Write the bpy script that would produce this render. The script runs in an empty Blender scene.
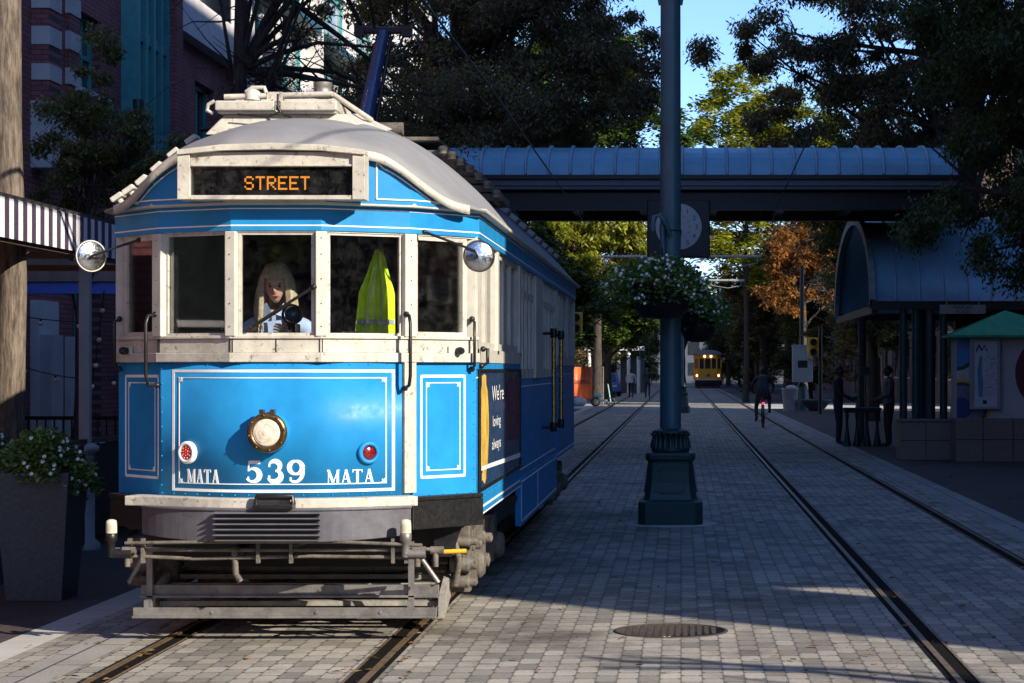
import bpy, bmesh, math, random
from mathutils import Vector, Matrix, Quaternion
R = random.Random(7)
rad = math.radians
sc = bpy.context.scene
COL = sc.collection
CH = 1.70          # eye height of the photographer
FPX = 2120.0       # focal length in pixels
def wx(px, Y): return (px - 681.0) * Y / FPX
def wz(py, Y): return CH + (369.0 - py) * Y / FPX

# ------------------------------------------------------------------ materials
def newmat(name):
    m = bpy.data.materials.new(name); m.use_nodes = True
    nt = m.node_tree
    return m, nt, nt.nodes['Principled BSDF']
def link(nt, a, b): nt.links.new(a, b)
def noise(nt, vec, scale, detail=4, rough=.6):
    n = nt.nodes.new('ShaderNodeTexNoise'); n.inputs['Scale'].default_value = scale
    n.inputs['Detail'].default_value = detail; n.inputs['Roughness'].default_value = rough
    if vec is not None: link(nt, vec, n.inputs['Vector'])
    return n.outputs['Fac']
def ramp(nt, fac, stops):
    r = nt.nodes.new('ShaderNodeValToRGB'); el = r.color_ramp.elements
    while len(el) < len(stops): el.new(.5)
    for e, (p, c) in zip(el, stops):
        e.position = p; e.color = (c[0], c[1], c[2], 1) if not isinstance(c, (int, float)) else (c, c, c, 1)
    link(nt, fac, r.inputs[0]); return r.outputs[0]
def mix(nt, fac, a, b, mode='MIX'):
    m = nt.nodes.new('ShaderNodeMix'); m.data_type = 'RGBA'; m.blend_type = mode
    if isinstance(fac, (int, float)): m.inputs[0].default_value = fac
    else: link(nt, fac, m.inputs[0])
    for s, i in ((a, 6), (b, 7)):
        if isinstance(s, (tuple, list)): m.inputs[i].default_value = (s[0], s[1], s[2], 1)
        else: link(nt, s, m.inputs[i])
    return m.outputs[2]
def coord(nt): return nt.nodes.new('ShaderNodeTexCoord').outputs['Object']
def bump(nt, bs, h, strength=.3, dist=.01):
    b = nt.nodes.new('ShaderNodeBump'); b.inputs['Strength'].default_value = strength
    b.inputs['Distance'].default_value = dist
    link(nt, h, b.inputs['Height']); link(nt, b.outputs[0], bs.inputs['Normal'])
def M(name, c, rough=.5, metal=0, var=.15, scale=6, dirt=None, dirtc=(.05,.045,.04), bmp=0, bscale=60, coat=0, spec=None):
    """painted / metal surface with mottling, dirt patches and fine bumps"""
    m, nt, bs = newmat(name)
    co = coord(nt)
    n = noise(nt, co, scale)
    d = tuple(x * (1 - var) for x in c); l = tuple(min(1, x * (1 + var)) for x in c)
    col = ramp(nt, n, [(.3, d), (.7, l)])
    if dirt:
        f = ramp(nt, noise(nt, co, scale * 3.1, 8, .75), [(dirt, 0), (min(1, dirt + .1), 1)])
        col = mix(nt, f, col, dirtc)
    link(nt, col, bs.inputs['Base Color'])
    rr = ramp(nt, noise(nt, co, scale * 5), [(.3, max(0, rough - .1)), (.75, min(1, rough + .13))])
    link(nt, rr, bs.inputs['Roughness'])
    bs.inputs['Metallic'].default_value = metal
    if coat: bs.inputs['Coat Weight'].default_value = coat; bs.inputs['Coat Roughness'].default_value = .08
    if spec is not None: bs.inputs['Specular IOR Level'].default_value = spec
    if bmp: bump(nt, bs, noise(nt, co, bscale, 6), bmp, .01)
    return m
def emis(name, c, s):
    m, nt, bs = newmat(name); bs.inputs['Base Color'].default_value = (*c, 1)
    bs.inputs['Emission Color'].default_value = (*c, 1); bs.inputs['Emission Strength'].default_value = s
    return m
def glassmat(name, tint=(.75,.8,.8), refl=.12, dirt=.06):
    m, nt, bs = newmat(name)
    nt.nodes.remove(bs); out = nt.nodes['Material Output']
    t = nt.nodes.new('ShaderNodeBsdfTransparent'); t.inputs[0].default_value = (*tint, 1)
    g = nt.nodes.new('ShaderNodeBsdfGlossy'); g.inputs['Roughness'].default_value = .02
    d = nt.nodes.new('ShaderNodeBsdfDiffuse'); d.inputs[0].default_value = (.6,.6,.58,1)
    fr = nt.nodes.new('ShaderNodeFresnel'); fr.inputs[0].default_value = 1.5
    mm = nt.nodes.new('ShaderNodeMath'); mm.operation = 'MULTIPLY_ADD'; link(nt, fr.outputs[0], mm.inputs[0])
    mm.inputs[1].default_value = .9; mm.inputs[2].default_value = refl * .3
    s1 = nt.nodes.new('ShaderNodeMixShader'); link(nt, mm.outputs[0], s1.inputs[0])
    link(nt, t.outputs[0], s1.inputs[1]); link(nt, g.outputs[0], s1.inputs[2])
    f = ramp(nt, noise(nt, coord(nt), 14, 10, .8), [(.45, 0), (.8, dirt * 2.5)])
    s2 = nt.nodes.new('ShaderNodeMixShader'); link(nt, f, s2.inputs[0])
    link(nt, s1.outputs[0], s2.inputs[1]); link(nt, d.outputs[0], s2.inputs[2])
    link(nt, s2.outputs[0], out.inputs['Surface'])
    return m
def vec_axes(nt, a, b, sa=1, sb=1):
    s = nt.nodes.new('ShaderNodeSeparateXYZ'); link(nt, coord(nt), s.inputs[0])
    c = nt.nodes.new('ShaderNodeCombineXYZ'); link(nt, s.outputs[a], c.inputs[0]); link(nt, s.outputs[b], c.inputs[1])
    return c.outputs[0]
def brickmat(name, c1, c2, mortar, a='Y', b='Z', bw=.215, bh=.075, ms=.008, rough=.85, bs_=.5, stain=.5, dist=.006, stainc=None):
    m, nt, bs = newmat(name)
    v = vec_axes(nt, a, b)
    br = nt.nodes.new('ShaderNodeTexBrick'); link(nt, v, br.inputs['Vector'])
    br.inputs['Color1'].default_value = (*c1, 1); br.inputs['Color2'].default_value = (*c2, 1)
    br.inputs['Mortar'].default_value = (*mortar, 1); br.inputs['Scale'].default_value = 1
    br.inputs['Mortar Size'].default_value = ms; br.inputs['Mortar Smooth'].default_value = .3
    br.inputs['Brick Width'].default_value = bw; br.inputs['Row Height'].default_value = bh
    co = coord(nt)
    st = ramp(nt, noise(nt, co, .9, 8, .65), [(.3, 1 - stain), (.7, 1.0)])
    col = mix(nt, 1, br.outputs['Color'], st, 'MULTIPLY')
    fn = ramp(nt, noise(nt, co, 45, 6, .7), [(.25, .62), (.75, 1.15)])
    col = mix(nt, .8, col, fn, 'MULTIPLY')
    if stainc:
        f = ramp(nt, noise(nt, co, .55, 9, .7), [(.56, 0), (.70, .7)])
        col = mix(nt, f, col, stainc)
    link(nt, col, bs.inputs['Base Color']); bs.inputs['Roughness'].default_value = rough
    inv = nt.nodes.new('ShaderNodeMath'); inv.operation = 'SUBTRACT'; inv.inputs[0].default_value = 1
    link(nt, br.outputs['Fac'], inv.inputs[1])
    ad = nt.nodes.new('ShaderNodeMath'); ad.operation = 'MULTIPLY_ADD'
    link(nt, noise(nt, co, 60, 5), ad.inputs[0]); ad.inputs[1].default_value = .5; link(nt, inv.outputs[0], ad.inputs[2])
    bump(nt, bs, ad.outputs[0], bs_, dist)
    return m
def pavermat(name, c1, c2):
    m, nt, bs = newmat(name); co = coord(nt)
    s = nt.nodes.new('ShaderNodeSeparateXYZ'); link(nt, co, s.inputs[0])
    def ma(op, x, y=None, z=None):
        n = nt.nodes.new('ShaderNodeMath'); n.operation = op
        for i, q in enumerate((x, y, z)):
            if q is None: continue
            if isinstance(q, (int, float)): n.inputs[i].default_value = q
            else: link(nt, q, n.inputs[i])
        return n.outputs[0]
    wob = ma('MULTIPLY', ma('SUBTRACT', noise(nt, co, 3.0, 2), .5), .03)
    X = ma('ADD', ma('MULTIPLY', s.outputs[0], 1/.117), wob); Y = ma('ADD', ma('MULTIPLY', s.outputs[1], 1/.235), wob)
    row = ma('FLOOR', X); par = ma('MULTIPLY', ma('FLOORED_MODULO', row, 2), .5)
    Yr = ma('ADD', Y, par); fy = ma('FRACT', Yr); fx = ma('FRACT', X)
    ey = ma('MINIMUM', fy, ma('SUBTRACT', 1, fy)); ex = ma('MINIMUM', fx, ma('SUBTRACT', 1, fx))
    jy = ma('LESS_THAN', ey, .034); jx = ma('LESS_THAN', ex, .045)
    notch = ma('MULTIPLY', ma('LESS_THAN', ey, .075), ma('LESS_THAN', ex, .15))   # worn corners
    cell = nt.nodes.new('ShaderNodeCombineXYZ'); link(nt, row, cell.inputs[0]); link(nt, ma('FLOOR', Yr), cell.inputs[1])
    wn = nt.nodes.new('ShaderNodeTexWhiteNoise'); wn.noise_dimensions = '2D'; link(nt, cell.outputs[0], wn.inputs['Vector'])
    col = ramp(nt, wn.outputs['Value'], [(0, c2), (.6, c1), (1, tuple(x*1.12 for x in c1))])
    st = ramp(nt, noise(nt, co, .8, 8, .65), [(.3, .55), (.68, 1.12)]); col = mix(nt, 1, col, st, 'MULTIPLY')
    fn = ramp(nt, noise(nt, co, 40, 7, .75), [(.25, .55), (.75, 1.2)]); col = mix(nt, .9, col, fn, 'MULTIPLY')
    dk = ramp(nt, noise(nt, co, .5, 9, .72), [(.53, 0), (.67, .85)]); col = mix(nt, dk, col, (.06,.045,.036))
    col = mix(nt, ma('MULTIPLY', jx, .55), col, (.05,.046,.04))
    gap = ramp(nt, noise(nt, co, 7, 3), [(.36, .45), (.55, 1)])
    g2 = ma('MULTIPLY', ma('MAXIMUM', ma('MULTIPLY', jy, .75), notch), gap)
    col = mix(nt, g2, col, (.018,.016,.015))
    link(nt, col, bs.inputs['Base Color']); bs.inputs['Roughness'].default_value = .8
    h = ma('SUBTRACT', ma('MULTIPLY', noise(nt, co, 60, 5), .5), ma('ADD', ma('MULTIPLY', jx, .35), g2))
    h2 = ma('ADD', h, ma('MULTIPLY', wn.outputs['Value'], .35))
    bump(nt, bs, h2, .8, .007)
    return m
def barkmat(name, dk, lt):
    m, nt, bs = newmat(name); mp = nt.nodes.new('ShaderNodeMapping'); mp.inputs['Scale'].default_value = (1, 1, .16)
    link(nt, coord(nt), mp.inputs['Vector']); n1 = noise(nt, mp.outputs[0], 26, 9, .7); n2 = noise(nt, mp.outputs[0], 7, 5, .6)
    col = ramp(nt, n1, [(.36, dk), (.50, tuple((x+y)/2 for x, y in zip(dk, lt))), (.64, lt)])
    col = mix(nt, 1, col, ramp(nt, n2, [(.3, .65), (.7, 1.15)]), 'MULTIPLY')
    link(nt, col, bs.inputs['Base Color']); bs.inputs['Roughness'].default_value = .95
    bump(nt, bs, n1, 1.0, .03); return m
def leafmat(name, dark, light, trans=.35, tscale=.8):
    m, nt, bs = newmat(name); nt.nodes.remove(bs)
    out = nt.nodes['Material Output']
    geo = nt.nodes.new('ShaderNodeNewGeometry')
    mid = tuple((a + b) / 2 for a, b in zip(dark, light))
    c = ramp(nt, geo.outputs['Random Per Island'], [(0, dark), (.5, mid), (1, light)])
    n = ramp(nt, noise(nt, coord(nt), tscale, 3), [(.35, .55), (.65, 1.25)])
    c = mix(nt, 1, c, n, 'MULTIPLY')
    d = nt.nodes.new('ShaderNodeBsdfDiffuse'); t = nt.nodes.new('ShaderNodeBsdfTranslucent')
    g = nt.nodes.new('ShaderNodeBsdfGlossy'); g.inputs['Roughness'].default_value = .45
    g.inputs[0].default_value = (.5,.5,.5,1)
    link(nt, c, d.inputs[0])
    c2 = mix(nt, 1, c, (1.25, 1.2, .5), 'MULTIPLY'); link(nt, c2, t.inputs[0])
    s = nt.nodes.new('ShaderNodeMixShader'); s.inputs[0].default_value = trans
    link(nt, d.outputs[0], s.inputs[1]); link(nt, t.outputs[0], s.inputs[2])
    s2 = nt.nodes.new('ShaderNodeMixShader'); s2.inputs[0].default_value = .05
    link(nt, s.outputs[0], s2.inputs[1]); link(nt, g.outputs[0], s2.inputs[2])
    link(nt, s2.outputs[0], out.inputs['Surface'])
    return m

m_blue = M('tram_blue_paint', (.016,.215,.49), .42, 0, .14, 3.5, dirt=.655, dirtc=(.05,.17,.33), coat=0, bmp=.1, bscale=3.2, spec=.16)
m_navy = M('dark_blue_paint', (.02,.05,.12), .3, 0, .2, 3, coat=.3)
m_cream = M('cream_paint', (.49,.47,.41), .45, 0, .14, 5, dirt=.585, dirtc=(.42,.38,.31), bmp=.08, bscale=40)
m_creamw = M('weathered_cream_paint', (.46,.435,.375), .55, 0, .18, 7, dirt=.56, dirtc=(.15,.12,.09), bmp=.25, bscale=30)
m_white = M('white_lining', (.8,.8,.78), .45, 0, .05)
m_roof = M('roof_canvas_grey', (.20,.20,.21), .8, 0, .12, 3, dirt=.66, dirtc=(.3,.29,.27), bmp=.1, bscale=25)
m_bump = M('bumper_grey_paint', (.095,.092,.108), .42, .0, .25, 5, dirt=.62, dirtc=(.03,.028,.027), bmp=.1)
m_blk = M('black_metal', (.012,.012,.013), .4, .2, .3, 8)
m_iron = M('dusty_iron', (.13,.115,.095), .75, .2, .4, 12, dirt=.55, dirtc=(.03,.027,.024), bmp=.4, bscale=40)
m_steel = M('dull_steel', (.22,.21,.20), .5, .6, .3, 8, dirt=.6, dirtc=(.06,.05,.045), bmp=.15)
m_plank = M('weathered_grey_plank', (.25,.235,.21), .8, 0, .3, 10, dirt=.55, dirtc=(.12,.10,.085), bmp=.3, bscale=30)
m_bronze = M('aged_bronze', (.17,.11,.05), .35, .9, .35, 14)
m_brass = M('polished_brass', (.55,.38,.12), .25, 1, .15)
m_chrome = M('chrome', (.50,.51,.53), .2, 1, .15, 14)
m_lens = M('headlamp_glass', (.72,.64,.52), .25, .15, .25, 30, coat=1)
m_lensc = M('frosted_lamp_glass', (.5,.46,.36), .3, 0, .3, 20)
m_red = M('red_lens', (.60,.008,.01), .25, 0, .2, 60, coat=.3)
m_redd = M('dark_red_lens', (.16,.004,.006), .15, 0, .3, 60, coat=1)
m_int = M('cab_interior_brown', (.035,.028,.022), .6, 0, .3, 5)
m_intg = M('cab_interior_grey', (.10,.10,.10), .6, 0, .3, 5)
m_glass = glassmat('window_glass', (.94,.96,.96), .03, .006)
m_glassd = glassmat('sign_glass', (.9,.9,.9), .05, .025)
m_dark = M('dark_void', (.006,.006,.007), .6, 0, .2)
m_led = emis('orange_led', (1.0,.36,.035), .62)
m_teal = M('teal_pole_paint', (.055,.125,.155), .38, .1, .15, 4, dirt=.68, dirtc=(.1,.12,.12), bmp=.05)
m_tealb = M('dark_green_cast_iron', (.018,.05,.052), .42, .2, .2, 6, bmp=.1)
m_canopy = M('blue_green_sheet_metal', (.15,.33,.45), .38, .1, .15, 2, dirt=.7, dirtc=(.05,.1,.12), bmp=.06, bscale=8)
m_seam = M('pale_blue_seams', (.22,.34,.42), .45, .2, .1)
m_canfas = M('grey_blue_fascia', (.10,.115,.135), .5, .2, .1)
m_granite = M('speckled_granite', (.17,.145,.125), .7, 0, .35, 70, dirt=.6, dirtc=(.06,.05,.045), bmp=.1)
m_planter = M('slate_planter', (.06,.078,.09), .55, 0, .25, 40, dirt=.66, dirtc=(.09,.1,.1), bmp=.15, bscale=90)
m_bark = barkmat('tree_bark', (.022,.017,.014), (.085,.066,.052))
m_barkl = barkmat('pale_ridged_bark', (.05,.038,.03), (.24,.19,.145))
m_leaf_g = leafmat('green_leaves', (.035,.07,.018), (.13,.20,.04))
m_leaf_y = leafmat('yellow_green_leaves', (.13,.16,.02), (.42,.42,.05), .5)
m_leaf_o = leafmat('rusty_orange_leaves', (.14,.06,.02), (.42,.20,.06), .45)
m_leaf_c = leafmat('brown_green_cypress', (.10,.08,.052), (.30,.23,.13), .4)
m_leaf_cg = leafmat('dark_cypress_green', (.04,.06,.025), (.14,.17,.065), .4)
m_leaf_s = leafmat('olive_cypress_green', (.07,.09,.035), (.22,.25,.10), .4)
m_leaf_p = leafmat('basket_leaves', (.07,.13,.03), (.24,.36,.09), .3, 4)
m_flower = M('white_petals', (.8,.8,.78), .6, 0, .05)
m_conc = M('concrete', (.40,.385,.36), .9, 0, .15, 2, dirt=.6, dirtc=(.24,.22,.2), bmp=.4)
m_asph = M('asphalt', (.055,.054,.055), .9, 0, .3, 20, bmp=.4)
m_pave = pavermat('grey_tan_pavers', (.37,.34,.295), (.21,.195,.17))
m_paved = brickmat('dark_brown_pavers', (.085,.06,.052), (.05,.042,.042), (.02,.018,.017), 'X', 'Y', .2, .1, .006, .8, .7, .5, .006)
m_slab = brickmat('concrete_slabs', (.36,.345,.32), (.29,.275,.26), (.07,.065,.06), 'Y', 'X', .9, .3, .01, .85, .5, .35, .006)
m_rail = M('rusty_rail_steel', (.20,.14,.085), .45, .5, .35, 12)
m_railk = M('flangeway_rubber', (.010,.0095,.009), .95, 0, .3, 30, bmp=.4, spec=.05)
m_brick = brickmat('red_brick', (.46,.15,.155), (.36,.11,.12), (.10,.07,.075), 'Y', 'Z', .215, .075, .008)
m_brickx = brickmat('red_brick_return', (.46,.15,.155), (.36,.11,.12), (.10,.07,.075), 'X', 'Z', .215, .075, .008)
m_bricks = brickmat('brown_brick', (.22,.13,.09), (.16,.10,.075), (.13,.11,.1), 'Y', 'Z', .215, .075, .008)
m_bricksx = brickmat('brown_brick_return', (.22,.13,.09), (.16,.10,.075), (.13,.11,.1), 'X', 'Z', .215, .075, .008)
m_stone = M('pale_stone', (.52,.50,.50), .85, 0, .1, 3, dirt=.66, dirtc=(.35,.33,.32), bmp=.15)
m_stonew = M('white_render', (.62,.62,.63), .85, 0, .08, 2, dirt=.66, dirtc=(.4,.4,.4), bmp=.1)
m_tealw = M('teal_window_paint', (.05,.27,.29), .45, 0, .15, 5)
m_pane = M('window_pane', (.02,.025,.028), .06, 0, .3, 3, spec=.9)
m_panel = M('curtained_pane', (.28,.32,.34), .12, 0, .4, 2)
m_grey = M('grey_cabinet_paint', (.26,.27,.28), .5, 0, .12, 5)
m_skin = M('skin', (.62,.36,.27), .5, 0, .06, 20)
m_skind = M('dark_skin', (.12,.065,.045), .5, 0, .06, 20)
m_hair = M('blonde_hair', (.46,.37,.25), .45, 0, .35, 60, bmp=.5, bscale=120)
m_hairk = M('black_hair', (.012,.01,.01), .5, 0, .2, 60)
m_shirt = M('pale_blue_shirt', (.40,.50,.72), .8, 0, .15, 16, bmp=.4, bscale=30)
m_hivis = M('fluorescent_yellow_cloth', (.62,.85,.02), .65, 0, .12, 10, bmp=.2)
m_tape = M('silver_tape', (.55,.56,.56), .35, .3, .1)
m_cdark = M('dark_clothes', (.035,.036,.045), .9, 0, .3, 12)
m_cnavy = M('navy_clothes', (.035,.045,.075), .9, 0, .3, 12)
m_cwhite = M('white_clothes', (.5,.5,.5), .9, 0, .1, 12)
m_cgrey = M('grey_clothes', (.12,.13,.15), .9, 0, .1, 12)
m_orange = M('orange_banner_vinyl', (.80,.16,.05), .5, 0, .1, 5)
m_yel = M('yellow_tram_paint', (.62,.34,.015), .35, 0, .08)
m_yelp = M('signal_yellow', (.75,.38,.02), .5, 0, .08)
m_pant = M('dark_blue_arm_paint', (.03,.06,.16), .3, .2, .25, 6, dirt=.66, dirtc=(.2,.24,.32))
m_green = M('green_sheet_roof', (.03,.32,.13), .4, .1, .15)
m_purple = M('awning_dark_stripe', (.045,.03,.06), .8, 0, .15)
m_awn = M('awning_white_canvas', (.70,.69,.69), .8, 0, .08)
m_bluef = M('bright_blue_fascia', (.02,.12,.55), .5, 0, .1)

# ------------------------------------------------------------------ mesh helpers
class MB:
    def __init__(s): s.v = []; s.f = []; s.m = []; s.sm = []; s.parts = []
    def add(s, vs, fs, mi=0, sm=False):
        o = len(s.v); s.v += [tuple(v) for v in vs]
        f0 = len(s.f)
        for f in fs: s.f.append(tuple(i + o for i in f)); s.m.append(mi); s.sm.append(sm)
        s.parts.append((o, len(s.v), f0, len(s.f)))
        return s
    def box(s, x0, x1, y0, y1, z0, z1, mi=0):
        return s.add([(x0,y0,z0),(x1,y0,z0),(x1,y1,z0),(x0,y1,z0),(x0,y0,z1),(x1,y0,z1),(x1,y1,z1),(x0,y1,z1)],
              [(0,3,2,1),(4,5,6,7),(0,1,5,4),(1,2,6,5),(2,3,7,6),(3,0,4,7)], mi)
    def hexa(s, b, t, mi=0):
        return s.add(list(b) + list(t), [(0,3,2,1),(4,5,6,7),(0,1,5,4),(1,2,6,5),(2,3,7,6),(3,0,4,7)], mi)
    def obox(s, c, sx, sy, sz, rot, mi=0):
        q = rot if isinstance(rot, Matrix) else Matrix.Rotation(rot, 3, 'Z')
        vs = []
        for z in (-sz/2, sz/2):
            for x, y in ((-sx/2,-sy/2),(sx/2,-sy/2),(sx/2,sy/2),(-sx/2,sy/2)):
                vs.append(Vector(c) + q @ Vector((x, y, z)))
        return s.add(vs, [(0,3,2,1),(4,5,6,7),(0,1,5,4),(1,2,6,5),(2,3,7,6),(3,0,4,7)], mi)
    def tube(s, pts, r, n=8, mi=0, caps=True):
        pts = [Vector(p) for p in pts]; k = len(pts)
        rs = r if isinstance(r, (list, tuple)) else [r] * k
        vs = []; prev = None
        for i, p in enumerate(pts):
            d = (pts[min(i+1,k-1)] - pts[max(i-1,0)])
            if d.length < 1e-9: d = Vector((0,0,1))
            d.normalize()
            if prev is None:
                a = Vector((0,0,1)) if abs(d.z) < .9 else Vector((1,0,0))
                a = (a - d * a.dot(d)).normalized()
            else:
                a = (prev - d * prev.dot(d))
                a = a.normalized() if a.length > 1e-6 else prev
            prev = a; b = d.cross(a)
            for j in range(n):
                t = 2 * math.pi * j / n
                vs.append(p + (a * math.cos(t) + b * math.sin(t)) * rs[i])
        fs = [(i*n+j, i*n+(j+1)%n, (i+1)*n+(j+1)%n, (i+1)*n+j) for i in range(k-1) for j in range(n)]
        s.add(vs, fs, mi, True)
        if caps: s.add(vs[:n], [tuple(range(n))[::-1]], mi); s.add(vs[-n:], [tuple(range(n))], mi)
        return s
    def lathe(s, c, axis, prof, n=24, mi=0, cap=True):
        """prof: list of (radius, distance along axis)"""
        c = Vector(c); d = Vector(axis).normalized()
        a = Vector((0,0,1)) if abs(d.z) < .9 else Vector((1,0,0))
        a = (a - d * a.dot(d)).normalized(); b = d.cross(a)
        vs = []
        for r_, h in prof:
            for j in range(n):
                t = 2*math.pi*j/n
                vs.append(c + d*h + (a*math.cos(t)+b*math.sin(t))*r_)
        k = len(prof)
        s.add(vs, [(i*n+j, i*n+(j+1)%n, (i+1)*n+(j+1)%n, (i+1)*n+j) for i in range(k-1) for j in range(n)], mi, True)
        if cap: s.add(vs[:n], [tuple(range(n))[::-1]], mi); s.add(vs[-n:], [tuple(range(n))], mi)
        return s
    def ball(s, c, rx, ry=None, rz=None, n=12, mi=0):
        ry = ry or rx; rz = rz or rx; vs = []; m_ = max(4, n//2)
        for i in range(m_+1):
            p = math.pi*i/m_
            for j in range(n):
                t = 2*math.pi*j/n
                vs.append((c[0]+rx*math.sin(p)*math.cos(t), c[1]+ry*math.sin(p)*math.sin(t), c[2]+rz*math.cos(p)))
        return s.add(vs, [(i*n+j, i*n+(j+1)%n, (i+1)*n+(j+1)%n, (i+1)*n+j) for i in range(m_) for j in range(n)], mi, True)
    def prism(s, poly, fn, t0, t1, mi=0):
        """poly of 2-D points; fn(a,b,t)->3-D; extruded between t0 and t1"""
        n = len(poly); vs = [fn(a,b,t0) for a,b in poly] + [fn(a,b,t1) for a,b in poly]
        return s.add(vs, [tuple(range(n))[::-1], tuple(range(n,2*n))] + [(i,(i+1)%n,n+(i+1)%n,n+i) for i in range(n)], mi)
    def band(s, pts, z0, z1, o0, o1, closed=False, mi=0, sm=False):
        """solid band along a plan polyline, outward = right of travel reversed (towards -y for +x travel)"""
        k = len(pts); P = [Vector((p[0], p[1])) for p in pts]; N = []
        def nn(a, b):
            d = (b - a).normalized(); return Vector((d.y, -d.x))
        for i in range(k):
            if closed: n1 = nn(P[i-1], P[i]); n2 = nn(P[i], P[(i+1)%k])
            else:
                n1 = nn(P[i-1], P[i]) if i > 0 else None; n2 = nn(P[i], P[i+1]) if i < k-1 else None
                n1 = n1 or n2; n2 = n2 or n1
            m_ = (n1 + n2).normalized(); N.append(m_ / max(.35, m_.dot(n1)))
        Z0 = z0 if callable(z0) else (lambda i: z0); Z1 = z1 if callable(z1) else (lambda i: z1)
        vs = []
        for i in range(k):
            a = P[i] + N[i]*o0; b = P[i] + N[i]*o1
            vs += [(a.x,a.y,Z0(i)),(b.x,b.y,Z0(i)),(b.x,b.y,Z1(i)),(a.x,a.y,Z1(i))]
        fs = []
        for i in range(k if closed else k-1):
            j = (i+1) % k
            for q in range(4):
                fs.append((i*4+q, i*4+(q+1)%4, j*4+(q+1)%4, j*4+q))
        if not closed: fs += [(0,3,2,1), ((k-1)*4,(k-1)*4+1,(k-1)*4+2,(k-1)*4+3)]
        return s.add(vs, fs, mi, sm)
    def builds(s, name, mats, parent=None, **k):
        """one object for every separate solid"""
        out = []
        for (v0, v1, f0, f1) in s.parts:
            p = MB(); p.v = s.v[v0:v1]; p.f = [tuple(i-v0 for i in f) for f in s.f[f0:f1]]; p.m = s.m[f0:f1]; p.sm = s.sm[f0:f1]
            out.append(p.build(name, mats, parent, **k))
        return out
    def build(s, name, mats, parent=None, bevel=0, recalc=True, loc=None, autos=True):
        me = bpy.data.meshes.new(name); me.from_pydata(s.v, [], s.f)
        mats = mats if isinstance(mats, (list, tuple)) else [mats]
        for m_ in mats: me.materials.append(m_)
        me.polygons.foreach_set('material_index', s.m); me.polygons.foreach_set('use_smooth', s.sm)
        if recalc:
            bm = bmesh.new(); bm.from_mesh(me); bmesh.ops.recalc_face_normals(bm, faces=bm.faces); bm.to_mesh(me); bm.free()
        me.update()
        o = bpy.data.objects.new(name, me); COL.objects.link(o)
        if parent: o.parent = parent
        if loc: o.location = loc
        if bevel:
            b = o.modifiers.new('bevel', 'BEVEL'); b.width = bevel; b.segments = 2; b.limit_method = 'ANGLE'; b.angle_limit = rad(40)
        return o
def tag(o, label=None, cat=None, group=None, kind=None):
    if label: o['label'] = label
    if cat: o['category'] = cat
    if group: o['group'] = group
    if kind: o['kind'] = kind
    return o
def thing(name, label, cat, loc=(0,0,0), rz=0, group=None):
    o = bpy.data.objects.new(name, None); COL.objects.link(o); o.empty_display_size = .2
    o.location = loc; o.rotation_euler = (0,0,rz)
    return tag(o, label, cat, group)
def struct(mb, name, mat, label=None, **k):
    o = mb.build(name, mat, **k); o['kind'] = 'structure'
    if label: o['label'] = label
    return o
def copy_tree(o, parent=None):
    c = o.copy(); COL.objects.link(c); c.parent = parent
    for ch in list(o.children): copy_tree(ch, c)
    return c
def lerp(a, b, t): return a + (b - a) * t
def sst(t): t = max(0, min(1, t)); return t*t*(3-2*t)
def lin(a, b, n): return [a + (b-a)*i/(n-1) for i in range(n)]

# writing made of strokes: every stroke is a list of (x, y, width) in a 0..1 box
def strokes(mb, sts, fn, x0, z0, w, h, t0, t1, mi=0):
    for si, st in enumerate(sts):
        P = [Vector((p[0]*w, p[1]*h)) for p in st]; W = [p[2]*h for p in st]; n = len(P); L = []; Q = []
        for i in range(n):
            d = (P[min(i+1,n-1)] - P[max(i-1,0)]).normalized(); nn = Vector((-d.y, d.x))
            L.append(P[i] + nn*W[i]/2); Q.append(P[i] - nn*W[i]/2)
        for i in range(n-1):
            q = [L[i], L[i+1], Q[i+1], Q[i]]
            mb.prism([(x0+p.x, z0+p.y) for p in q], fn, t0, t1 + si*.0002 + (i%2)*.0001, mi)
def arc(cx, cy, rx, ry, a0, a1, n, w):
    out = []
    for i in range(n):
        a = rad(a0 + (a1-a0)*i/(n-1)); ww = w(i/(n-1)) if callable(w) else w
        out.append((cx+rx*math.cos(a), cy+ry*math.sin(a), ww))
    return out
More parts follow.
